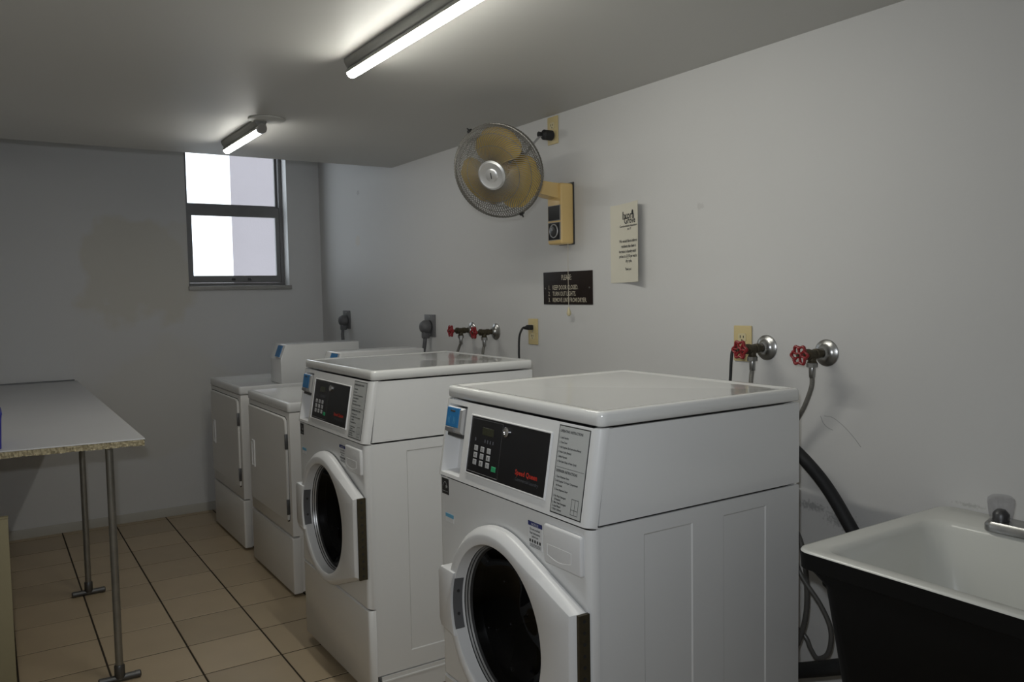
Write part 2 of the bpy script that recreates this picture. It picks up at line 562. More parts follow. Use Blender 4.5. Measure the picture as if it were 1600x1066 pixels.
def lamp(y0, y1, label, tm, plate=False, far_cap='batten', near_cap='chrome'):
    x = -1.024
    yc = (y0 + y1) / 2
    r = thing('ceiling_light', label, 'light', (x, yc, H), 'fluorescent tubes on the ceiling')
    k = dict(ox=x, oy=yc, oz=H)
    zc, rt = H - 0.038, 0.0178
    MB(**k).prism([(x - 0.028, H - 0.001), (x - 0.026, H - 0.012), (x - 0.018, H - 0.027), (x + 0.016, H - 0.027), (x + 0.022, H - 0.012), (x + 0.024, H - 0.001)], 'y', y0 + 0.01, y1 - 0.005, 0.003).build('batten', 'batten_grey', r)
    lit = [math.radians(a) for a in range(-170, -9, 10)]
    off = [math.radians(a) for a in range(-10, 191, 10)]
    for nm, arc, m_ in (('tube', lit, tm), ('tube_back', off, 'batten_grey')):
        MB(**k).loft([[(x + rt * math.cos(a), yy, zc + rt * math.sin(a)) for a in arc] for yy in (y0 + 0.022, y1 - 0.004)], closed=False).build(nm, m_, r)
    MB(**k).cyl((x, y0, zc), (x, y0 + 0.022, zc), 0.0205, seg=20).build('end_cap', near_cap, r)
    MB(**k).cyl((x, y1 - 0.004, zc), (x, y1, zc), 0.0176, seg=20).build('end_cap', far_cap, r)
    return r


lamp(1.36, 2.287, 'long lit fluorescent tube on a grey batten, running out of the top of the photo', 'tube_near')
l2 = lamp(3.255, 3.835, 'short lit fluorescent tube beside the round ceiling plate, near the window', 'tube_far', True)
MB(-1.024, 3.545, H).lathe((-1.006, 3.245, H - 0.0005), (0, 0, -1), [(0, 0.075), (0.004, 0.075), (0.007, 0.070), (0.007, 0.0)], 36).build('canopy_plate', 'batten', l2)

# ------------------------------------------------------------------ front-loading washers
WD = 0.683


def arc_u(xf, xs, r, n=5):
    """plan profile of a wrap-round front: (X, v) from the near side edge to the far side edge"""
    pts = [(xs, 0.0)]
    for k in range(n + 1):
        a = math.pi / 2 * k / n
        pts.append((xf + r - r * math.sin(a), r - r * math.cos(a)))
    return pts + [(x, WD - v) for x, v in reversed(pts)]


def washer(y, label):
    ox, oy = -0.625, y + WD / 2
    r = thing('washing_machine', label, 'washer', (ox, oy, 0), 'white front-loading washing machines')
    o = lambda: MB(ox, oy - y, 0)          # meshes are written in (X, v, z), v counted from the near side
    OFF = (ox, oy - y, 0)
    BX, DX = -0.970, -1.008                 # body front, door front
    # cabinet: two sides, back, base
    for v0, v1, outer in ((0.0032, 0.012, 0), (WD - 0.012, WD - 0.0032, 1)):
        b = o()
        ve = v0 if not outer else v1                       # outer skin of the side
        inw = 1 if not outer else -1
        gx, gzz = (-0.9435, -0.815, -0.663, -0.560, -0.407, -0.280), (0.098, 0.16, 0.872, 0.906)
        for i in range(5):
            for k in range(3):
                if (i, k) not in ((1, 1), (3, 1)):
                    b.poly([(gx[i], ve, gzz[k]), (gx[i + 1], ve, gzz[k]), (gx[i + 1], ve, gzz[k + 1]), (gx[i], ve, gzz[k + 1])])
        q0, q1 = sorted((ve + inw * 0.0035, ve + inw * 0.009))
        b.prism([(-0.9435, 0.098), (-0.9435, 0.906), (-0.280, 0.906), (-0.280, 0.098)], 'y', q0, q1)
        b.prism([(-0.9425, 0.912), (-0.9165, 1.119), (-0.280, 1.119), (-0.280, 0.912)], 'y', v0, v1)
        sp = b.build('side_panel', 'white_enamel', r)
        # two panels pressed inwards in each side
        for x0, x1 in ((-0.815, -0.663), (-0.560, -0.407)):
            p = o()
            c, d = 0.0035, inw * 0.0025
            p.loft([[(x0, ve, 0.16), (x1, ve, 0.16), (x1, ve, 0.872), (x0, ve, 0.872)],
                    [(x0 + c, ve + d, 0.16 + c), (x1 - c, ve + d, 0.16 + c), (x1 - c, ve + d, 0.872 - c), (x0 + c, ve + d, 0.872 - c)]], False, True)
            p.build('pressed_panel', 'white_enamel', sp, ang=0.2)
    o().box(-0.290, -0.281, 0.010, WD - 0.010, 0.06, 1.12).build('back_panel', 'dryer_enamel', r)
    # base frame with a lip and a notch at the back
    bs = o()
    for v0, v1 in ((0.0, 0.03), (WD - 0.03, WD)):
        bs.prism([(-0.930, 0.030), (-0.930, 0.094), (-0.280, 0.094), (-0.280, 0.034), (-0.62, 0.034), (-0.64, 0.012), (-0.90, 0.012)], 'y', v0, v1)
        bs.box(-0.93, -0.28, v0 - 0.003 if v0 < 0.1 else v0, v1 if v0 < 0.1 else v1 + 0.003, 0.072, 0.080, 0.002)
    bs.box(-0.90, -0.29, 0.03, WD - 0.03, 0.05, 0.07)
    base = bs.build('base_frame', 'white_enamel', r)
    for fx in (-0.88, -0.34):
        for fv in (0.06, WD - 0.06):
            o().cyl((fx, fv, 0.0), (fx, fv, 0.052), 0.022, seg=14).build('foot', 'black_rubber', r)
    # lid with a shallow tray top
    L = o()
    x0, x1, v0, v1 = -0.937, -0.274, 0.0, WD
    rr = lambda i, z, rad: rrect(x0 + i, x1 - i, v0 + i, v1 - i, rad, z)
    L.loft([rr(0.004, 1.124, 0.014), rr(0.0, 1.127, 0.018), rr(0.0, 1.148, 0.018), rr(0.0025, 1.1545, 0.016), rr(0.008, 1.157, 0.014),
            rr(0.020, 1.1570, 0.012), rr(0.028, 1.1535, 0.010), rr(0.036, 1.1530, 0.010)], True, True)
    L.build('lid', 'lid_enamel', r, ang=1.0)
    # lower front panels
    u = arc_u(BX, -0.945, 0.020)
    lp = o()
    lp.loft([[(X + 0.006, v if 0.01 < v < WD - 0.01 else v, 0.033) for X, v in u], [(X, v, 0.040) for X, v in u], [(X, v, 0.330) for X, v in u],
             [(X + 0.006, min(max(v, 0.004), WD - 0.004), 0.334) for X, v in u]], closed=False)
    lp.poly([(-0.945, 0, 0.033)] + [(X + 0.006, v, 0.033) for X, v in u[1:-1]] + [(-0.945, WD, 0.033)])
    lp.build('lower_panel', 'white_enamel', r, ang=0.9)
    fp = o()
    za, zb = 0.341, 0.906
    flat0, flat1 = 0.020, WD - 0.020
    n = len(u)
    half = [p for p in u if p[1] <= 0.0201]
    far = [p for p in u if p[1] >= WD - 0.0201]
    for side in (half, far):
        fp.loft([[(X + 0.006, v, za - 0.004) for X, v in side], [(X, v, za) for X, v in side], [(X, v, zb) for X, v in side]], closed=False)
    fp.poly([(BX, flat0, za), (BX + 0.006, flat0, za - 0.004), (BX + 0.006, flat1, za - 0.004), (BX, flat1, za)])
    cv, cz, hr = 0.3415, 0.588, 0.212
    angs = sorted([2 * math.pi * k / 64 for k in range(64)] + [math.atan2(zz - cz, vv - cv) % (2 * math.pi) for vv in (flat0, flat1) for zz in (za, zb)])
    inn, out = [], []
    for a in angs:
        c, sn = math.cos(a), math.sin(a)
        t = min(((flat1 - cv) / c if c > 1e-9 else 9), ((flat0 - cv) / c if c < -1e-9 else 9), ((zb - cz) / sn if sn > 1e-9 else 9), ((za - cz) / sn if sn < -1e-9 else 9))
        inn.append((BX, cv + hr * c, cz + hr * sn))
        out.append((BX, cv + t * c, cz + t * sn))
    back = [(BX + 0.02, p[1], p[2]) for p in inn]
    fp.loft([out, inn, back])
    fp.build('front_panel', 'white_enamel', r, ang=0.5)
    # sloped control fascia (X as a function of z)
    zt, zb2 = 1.1205, 0.911
    sl = (0.975 - 0.940) / (zt - zb2)
    Xz = lambda z: -0.940 - (zt - z) * sl
    nrm = Vector((-1, 0, -sl)).normalized()
    nrm = Vector((-math.cos(math.atan(sl)), 0, math.sin(math.atan(sl)))) if False else Vector((-1, 0, sl)).normalized()
    PP = lambda v, z, h=0.0: tuple(Vector((Xz(z), v, z)) + nrm * h)
    cp = o()
    va, vb, z0, z1 = 0.556, 0.658, 0.920, 1.108      # reader niche
    uu = lambda z, k=0.0: [(X + (Xz(z) + 0.970) + k, v, z) for X, v in arc_u(-0.970, -0.944, 0.020)]
    us_ = uu(zb2)
    nn = [i for i, p in enumerate(us_) if p[1] <= 0.0201]
    ff = [i for i, p in enumerate(us_) if p[1] >= WD - 0.0201]
    for idx in (nn, ff):
        cp.loft([[uu(zb2 - 0.003, 0.008)[i] for i in idx], [uu(zb2)[i] for i in idx], [uu(z0)[i] for i in idx], [uu(z1)[i] for i in idx], [uu(zt)[i] for i in idx], [uu(zt + 0.001, 0.012)[i] for i in idx]], closed=False)
    cp.poly([PP(0.02, zb2), PP(WD - 0.02, zb2), (Xz(zb2) + 0.012, WD - 0.02, zb2 - 0.003), (Xz(zb2) + 0.012, 0.02, zb2 - 0.003)])
    gv, gz = (0.02, va, vb, WD - 0.02), (zb2, z0, z1, zt)
    for i in range(3):
        for j in range(3):
            if (i, j) != (1, 1):
                cp.poly([PP(gv[i], gz[j]), PP(gv[i + 1], gz[j]), PP(gv[i + 1], gz[j + 1]), PP(gv[i], gz[j + 1])])
    fas = cp.build('control_fascia', 'white_enamel', r, ang=0.5)
    ni = o()
    D = -0.045
    e = 0.008
    lo = [PP(va, z0), PP(vb, z0), PP(vb, z1), PP(va, z1)]
    hi = [PP(va + e, z0 + 0.012, D), PP(vb - e, z0 + 0.012, D), PP(vb - e, z1 - 0.004, D), PP(va + e, z1 - 0.004, D)]
    ni.loft([lo, hi], False, True)
    ni.build('reader_niche', 'white_plastic', fas, ang=0.3)
    for k, vv in enumerate((0.588, 0.604, 0.622)):
        b = o()
        b.loft([[PP(vv - .005, z0 + .014, D + .001), PP(vv + .005, z0 + .014, D + .001), PP(vv + .004, 1.028, D + .001), PP(vv - .004, 1.028, D + .001)],
                [PP(vv - .003, z0 + .016, D + .008), PP(vv + .003, z0 + .016, D + .008), PP(vv + .003, 1.026, D + .008), PP(vv - .003, 1.026, D + .008)]], False, True)
        b.build('niche_rib', 'white_plastic', fas)
    # card reader

    def slab(name, m, v0, v1, z0, z1, h0, h1, par, c=0.0015, ang=0.4):
        b = o()
        b.loft([[PP(v0, z0, h0), PP(v1, z0, h0), PP(v1, z1, h0), PP(v0, z1, h0)],
                [PP(v0, z0, h1 - c), PP(v1, z0, h1 - c), PP(v1, z1, h1 - c), PP(v0, z1, h1 - c)],
                [PP(v0 + c, z0 + c, h1), PP(v1 - c, z0 + c, h1), PP(v1 - c, z1 - c, h1), PP(v0 + c, z1 - c, h1)]], True, True)
        return b.build(name, m, par, ang=ang)
    rd = slab('card_reader', 'silver', 0.562, 0.652, 1.032, 1.102, -0.03, 0.008, r, 0.006)
    slab('reader_face', 'blue_face', 0.582, 0.650, 1.047, 1.100, 0.005, 0.0092, rd)
    slab('reader_slot', 'dark_plastic', 0.604, 0.630, 1.088, 1.093, 0.008, 0.0098, rd, 0.0005)
    slab('card_guide', 'grey_plate', 0.600, 0.650, 1.034, 1.047, 0.006, 0.0105, rd, 0.002)
    slab('reader_chin', 'dark_plastic', 0.564, 0.648, 1.022, 1.033, -0.03, 0.000, rd)
    ydp = Vector((-sl * -1, 0, 1)).normalized()
    ydp = (Vector(PP(0.3, 1.0)) - Vector(PP(0.3, 0.9))).normalized()
    XD = (0, -1, 0)
    text_mesh([('((', 0.022, PP(0.640, 1.061, 0.0098), 'LEFT'), ('))', 0.022, PP(0.612, 1.061, 0.0098), 'LEFT')], XD, ydp, 'reader_symbol', 'blue_pale', rd, OFF)
    # black control window in a raised white frame
    fr = o()
    a0, a1, c0, c1 = 0.166, 0.522, 0.943, 1.089
    fw = 0.005
    F = lambda i, h: [PP(a0 + i, c0 + i, h), PP(a1 - i, c0 + i, h), PP(a1 - i, c1 - i, h), PP(a0 + i, c1 - i, h)]
    fr.loft([F(-fw, 0.0002), F(-fw + 0.002, 0.004), F(-0.001, 0.004), F(0.0, 0.001)])
    fr.build('window_frame', 'white_plastic', fas, ang=0.3)
    cw = slab('control_window', 'black_gloss', a0, a1, c0, c1, 0.0005, 0.0022, r, 0.0004)
    ln = o()
    k0, k1, q0, q1, t = 0.368, 0.517, 0.948, 1.085, 0.0007
    for A in ((k0, k0 + t, q0, q1), (k1 - t, k1, q0, q1), (k0, k1, q0, q0 + t), (k0, k1, q1 - t, q1)):
        ln.poly([PP(A[0], A[2], 0.0025), PP(A[1], A[2], 0.0025), PP(A[1], A[3], 0.0025), PP(A[0], A[3], 0.0025)])
    ln.build('keypad_outline', 'grey_line', cw)
    slab('display', 'lcd', 0.408, 0.462, 1.047, 1.066, 0.0022, 0.0027, cw, 0.0003)
    for i in range(3):
        for j in range(3):
            kv, kz = 0.484 - i * 0.0315, 1.010 - j * 0.0180
            ky = slab('key', 'key_grey', kv - 0.0085, kv + 0.0085, kz - 0.0068, kz + 0.0068, 0.002, 0.0036, cw, 0.001)
            text_mesh([('12-45678+'[3 * j + i], 0.010, PP(kv, kz - 0.0033, 0.0038), 'CENTER')], XD, ydp, 'key_mark', 'print_black', cw, OFF)
    slab('start_key', 'key_green', 0.380, 0.400, 0.963, 0.976, 0.002, 0.0036, cw, 0.001)
    for vv in (0.492, 0.445, 0.432, 0.419, 0.406):
        slab('indicator', 'dim_print', vv - 0.0025, vv + 0.0025, 1.028, 1.036, 0.0022, 0.0026, cw, 0.0003)
    o().lathe(PP(0.349, 1.068, 0.002), nrm, [(0, 0.0125), (0.004, 0.0125), (0.006, 0.010), (0.006, 0.006), (0.0045, 0.005), (0.0045, 0)], 20).build('lock_cylinder', 'chrome', cw)
    text_mesh([('Speed Queen', 0.0170, PP(0.292, 0.976, 0.0027), 'LEFT')], XD, ydp, 'brand_lettering', 'print_red', cw, OFF, 0.02)
    text_mesh([('Commercial Laundry', 0.0115, PP(0.290, 0.962, 0.0027), 'LEFT')], XD, ydp, 'brand_subtitle', 'dim_print', cw, OFF)
    # instruction plate
    i0, i1, y0_, y1_ = 0.030, 0.137, 0.922, 1.112
    slab('plate_border', 'print_black', i0 - 0.0026, i1 + 0.0026, y0_ - 0.0026, y1_ + 0.0026, 0.0002, 0.0008, r, 0.0003)
    ip = slab('instruction_plate', 'label_grey', i0, i1, y0_, y1_, 0.0005, 0.0011, r, 0.0002)
    h = 0.0014
    T = []
    T.append(('OPERATING INSTRUCTIONS', 0.0080, PP(0.133, 1.099, h), 'LEFT'))
    for k, s_ in enumerate(('1. Load Laundry', '2. Close Door', '3. Add Supplies (See Instructions Below)', '4. Select Cycle (Button)', '5. Make Payment', '6. Push Start (Stop to Pause Cycle)')):
        T.append((s_, 0.0062, PP(0.133, 1.085 - 0.0105 * k, h), 'LEFT'))
    T.append(('DISPENSER INSTRUCTIONS', 0.0080, PP(0.133, 1.011, h), 'LEFT'))
    for k, s_ in enumerate(('1. Open Dispenser Door', '2. Add Supplies To Proper Compartment', '    As Needed', '3. Close Dispenser Door')):
        T.append((s_, 0.0062, PP(0.133, 0.999 - 0.0095 * k, h), 'LEFT'))
    for k, s_ in enumerate(('1. Pre Wash Detergent', '    (If Needed)', '2. Main Wash Detergent', '3. Liquid Bleach', '4. Fabric Softener')):
        T.append((s_, 0.0062, PP(0.133, 0.956 - 0.0072 * k, h), 'LEFT'))
    text_mesh(T, XD, ydp, 'plate_text', 'print_black', ip, OFF, 0.026, 0.80)
    ln = o()
    o().poly([PP(0.034, 1.0215, h), PP(0.134, 1.0215, h), PP(0.134, 1.0223, h), PP(0.034, 1.0223, h)]).build('plate_rule', 'print_black', ip)
    for A in ((0.040, 0.041, 0.928, 0.962), (0.052, 0.053, 0.928, 0.962), (0.064, 0.065, 0.928, 0.962), (0.040, 0.065, 0.928, 0.929), (0.040, 0.065, 0.9385, 0.9395), (0.040, 0.065, 0.961, 0.962)):
        ln.poly([PP(A[0], A[2], h), PP(A[1], A[2], h), PP(A[1], A[3], h), PP(A[0], A[3], h)])
    ln.build('plate_diagram', 'print_black', ip)

    # stickers on the front
    def stick(name, m, v0, v1, z0, z1, h=0.0008, par=r):
        return o().box(BX - h, BX, v0, v1, z0, z1).build(name, m, par)
    es = stick('energy_sticker', 'print_black', 0.622, 0.660, 0.858, 0.902)
    b = o()
    arc = [(0.655 - 0.028 * k / 8, 0.878 + 0.014 * math.sin(math.pi * k / 8)) for k in range(9)]
    for p, q in zip(arc[:-1], arc[1:]):
        b.poly([(BX - 0.0012, p[0], p[1]), (BX - 0.0012, q[0], q[1]), (BX - 0.0012, q[0], q[1] + 0.002), (BX - 0.0012, p[0], p[1] + 0.002)])
    for k in range(5):
        a = math.pi / 2 + 2 * math.pi * k / 5
        a1_, a2_ = a - 0.63, a + 0.63
        s5 = lambda t, rad: (BX - 0.0012, 0.634 + rad * math.cos(t), 0.880 + rad * math.sin(t))
        b.poly([s5(a, 0.007), s5(a2_, 0.003), (BX - 0.0012, 0.634, 0.880), s5(a1_, 0.003)])
    b.poly([(BX - 0.0012, 0.657, 0.866), (BX - 0.0012, 0.625, 0.866), (BX - 0.0012, 0.625, 0.867), (BX - 0.0012, 0.657, 0.867)])
    b.build('sticker_emblem', 'label_grey', es)
    ns = stick('notice_sticker', 'white_plastic', 0.598, 0.642, 0.783, 0.805)
    stick('sticker_band', 'blue_pale', 0.598, 0.642, 0.796, 0.806, 0.0012, ns)
    cs = stick('caution_sticker', 'white_plastic', 0.176, 0.232, 0.815, 0.878)
    stick('sticker_band', 'navy', 0.176, 0.232, 0.868, 0.878, 0.0012, cs)
    text_mesh([('NOTICE', 0.008, (BX - 0.0016, 0.204, 0.8698), 'CENTER')], XD, (0, 0, 1), 'sticker_heading', 'white_plastic', cs, OFF)
    hh = BX - 0.0014
    text_mesh([('Do not overload', 0.0075, (hh, 0.204, 0.858), 'CENTER'), ('Read instructions', 0.0075, (hh, 0.204, 0.849), 'CENTER'), ('before use', 0.0075, (hh, 0.204, 0.841), 'CENTER')], XD, (0, 0, 1), 'sticker_text', 'print_black', cs, OFF, 0.02, 0.8)
    b = o()
    for k in range(5):
        v_ = 0.224 - k * 0.010
        b.box(hh, hh + 0.0003, v_ - 0.0028, v_ + 0.0028, 0.829, 0.836)
    for k in range(3):
        b.box(hh, hh + 0.0003, 0.182, 0.226, 0.8185 + 0.003 * k, 0.8195 + 0.003 * k)
    b.build('sticker_icons', 'print_black', cs)
    # dispenser drawer
    dd = o()
    dd.box(BX - 0.010, BX + 0.004, 0.020, 0.158, 0.800, 0.890, 0.006, 3)
    dr = dd.build('dispenser_drawer', 'white_plastic', r)
    b = o()
    prof = [(0.055, 0.845), (0.142, 0.845), (0.142, 0.822)] + [(0.142 - 0.087 * k / 6, 0.822 - 0.008 * math.sin(math.pi * k / 6)) for k in range(1, 6)] + [(0.055, 0.822)]
    outl = [(BX - 0.0104, v, z) for v, z in prof]
    m_v, m_z = 0.0985, 0.832
    inn2 = [(BX - 0.0036, m_v + (v - m_v) * 0.9, m_z + (z - m_z) * 0.75) for v, z in prof]
    rim = [(BX - 0.0108, m_v + (v - m_v) * 1.03, m_z + (z - m_z) * 1.06) for v, z in prof]
    b.loft([[(BX - 0.0095, p[1], p[2]) for p in rim], rim, outl, inn2], False, True)
    b.build('drawer_pull', 'white_plastic', dr, ang=0.3)
    # ---- door: D-shaped, hinged on the near side
    R = 0.247
    vh = 0.012
    hz = 0.140

    def outline(g):
        """door outline shrunk by g"""
        rr_ = R - g
        xh = vh + g
        zt_ = hz - g * 0.7
        d = math.hypot(cv - xh, zt_)
        base = math.atan2(zt_, xh - cv)
        tang = base - math.acos(min(1, rr_ / d))
        pts = [(xh, cz - zt_), (xh, cz + zt_)]
        N = 44
        a_start, a_end = tang, -tang
        for k in range(N + 1):
            a = a_start + (a_end - a_start) * k / N
            pts.append((cv + rr_ * math.cos(a), cz + rr_ * math.sin(a)))
        return pts

    def ringpts(ol, rad):
        res = []
        for v, z in ol:
            a = math.atan2(z - cz, v - cv)
            res.append((cv + rad * math.cos(a), cz + rad * math.sin(a)))
        return res

    def dens(ol, m=3):
        out_ = []
        for i, p in enumerate(ol):
            q = ol[(i + 1) % len(ol)]
            kk = 10 if math.hypot(p[0] - q[0], p[1] - q[1]) > 0.06 else 1
            for k in range(kk):
                out_.append((p[0] + (q[0] - p[0]) * k / kk, p[1] + (q[1] - p[1]) * k / kk))
        return out_
    d0 = dens(outline(0.0))
    d1 = [(0, 0)] * 0
    shrink = lambda ol, g: [(v + (cv - v) / math.hypot(v - cv, z - cz) * g, z + (cz - z) / math.hypot(v - cv, z - cz) * g) for v, z in ol]
    dl = o()
    A3 = lambda ol, X: [(X, v, z) for v, z in ol]
    d1 = shrink(d0, 0.003)
    d2 = shrink(d0, 0.017)
    loops = [A3(d0, BX - 0.004), A3(d0, BX - 0.014), A3(d1, BX - 0.022), A3(d2, DX + 0.001), A3(shrink(d0, 0.021), DX),
             A3(ringpts(d0, 0.208), DX), A3(ringpts(d0, 0.203), DX + 0.003), A3(ringpts(d0, 0.199), -0.978)]
    dl.loft(loops)
    door = dl.build('door', 'white_plastic', r, ang=0.6)
    for x_, r_, nm, m_ in ((-0.978, 0.1995, 'door_ring', 'white_plastic'), (-0.971, 0.1965, 'door_ring', 'silver'), (-0.964, 0.1935, 'door_ring', 'silver')):
        g = o()
        g.lathe((0, cv, cz), (1, 0, 0), [(x_, r_ + 0.003), (x_ - 0.001, r_), (x_ + 0.0035, r_ - 0.0012), (x_ + 0.0045, r_ + 0.003)], 64)
        g.build(nm, m_, door)
    g = o()
    g.lathe((0, cv, cz), (1, 0, 0), [(-0.9775, 0.205), (-0.975, 0.1995), (-0.958, 0.1915), (-0.953, 0.187)], 64)
    g.build('door_gasket', 'black_rubber', door)
    g = o()
    bowl = [(-0.955, 0.188), (-0.935, 0.175), (-0.905, 0.155), (-0.885, 0.12), (-0.876, 0.07), (-0.873, 0.001)]
    g.lathe((0, cv, cz), (1, 0, 0), bowl, 56)
    g.build('door_glass', 'door_glass', door, ang=2)
    # handle on the far side of the ring
    hb = o()
    prof = [(0.600, 0.676), (0.612, 0.660), (0.612, 0.528), (0.602, 0.510)] + [(cv + 0.2045 * math.cos(math.radians(a)), cz + 0.2045 * math.sin(math.radians(a))) for a in range(-25, 26, 5)]
    hb.prism([(v, z) for v, z in prof], 'x', BX - 0.003, DX - 0.006, 0.003)
    hdl = hb.build('door_handle', 'white_plastic', door)
    hb = o()
    hb.loft([[(X, cv + rr_ * math.cos(math.radians(a)), cz + rr_ * math.sin(math.radians(a))) for a in range(-20, 21, 4)] for X, rr_ in ((-1.0075, 0.2022), (-0.981, 0.1985))], closed=False)
    hb.build('handle_slot', 'gasket', hdl)
    for a in (9, -9):
        c, sn = math.cos(math.radians(a)), math.sin(math.radians(a))
        o().lathe((-0.993, cv + 0.2005 * c, cz + 0.2005 * sn), (0, -c, -sn), [(0, 0.0045), (0.002, 0.0045), (0.002, 0)], 10).build('handle_screw', 'dark_plastic', hdl)
    # hinge with knuckles and screws
    hg = o()
    hg.box(BX - 0.030, BX - 0.001, 0.0025, 0.011, cz - hz, cz + hz)
    hinge = hg.build('hinge', 'bronze', door)
    b = o()
    for k in range(11):
        zz = cz - hz + 0.014 + k * 0.0252
        b.cyl((BX - 0.016, 0.0026, zz), (BX - 0.016, 0.0012, zz), 0.004, seg=8)
    b.build('hinge_screws', 'print_black', hinge)
    # drum behind the door
    dm = o()
    dm.lathe((0, cv, cz), (1, 0, 0), [(BX + 0.005, 0.214), (-0.93, 0.205), (-0.92, 0.20), (-0.90, 0.245), (-0.45, 0.245), (-0.43, 0.20), (-0.42, 0.0005)], 48)
    drum = dm.build('drum', 'drum_steel', r, ang=0.6)
    for k in range(3):
        a = math.radians(80 + 120 * k)
        c, s2 = math.cos(a), math.sin(a)
        b = o()
        pv = []
        for X in (-0.86, -0.48):
            e1, e2 = Vector((0, c, s2)), Vector((0, -s2, c))
            ctr = Vector((X, cv, cz))
            pv.append([tuple(ctr + e1 * 0.243 + e2 * 0.05), tuple(ctr + e1 * 0.18 + e2 * 0.012), tuple(ctr + e1 * 0.18 - e2 * 0.012), tuple(ctr + e1 * 0.243 - e2 * 0.05)])
        b.loft(pv, True, True)
        b.build('drum_vane', 'drum_steel', drum)
    for X_, dv, dz in ((-0.885, 0.217, -0.103), (-0.862, 0.212, -0.113), (-0.814, 0.214, -0.109), (-0.753, 0.219, -0.097), (-0.879, 0.228, 0.076), (-0.816, 0.240, 0.004), (-0.864, 0.139, -0.196)):  # studs added on the drum wall where the flash should glint
        q_ = Vector((0, dv, dz)).normalized()
        o().lathe(Vector((X_, cv, cz)) + q_ * 0.2455, -q_, [(0, 0.008), (0.003, 0.0075), (0.006, 0.0045), (0.0075, 0.0)], 14).build('glint_stud', 'glint_steel', drum)
    return r


YA, YBW = 1.187, 2.3965
wash_near = washer(YA, 'white front-loading washer nearest the camera, right beside the sink')
wash_mid = washer(YBW, 'white front-loading washer in the middle, between the near washer and the two low dryers')

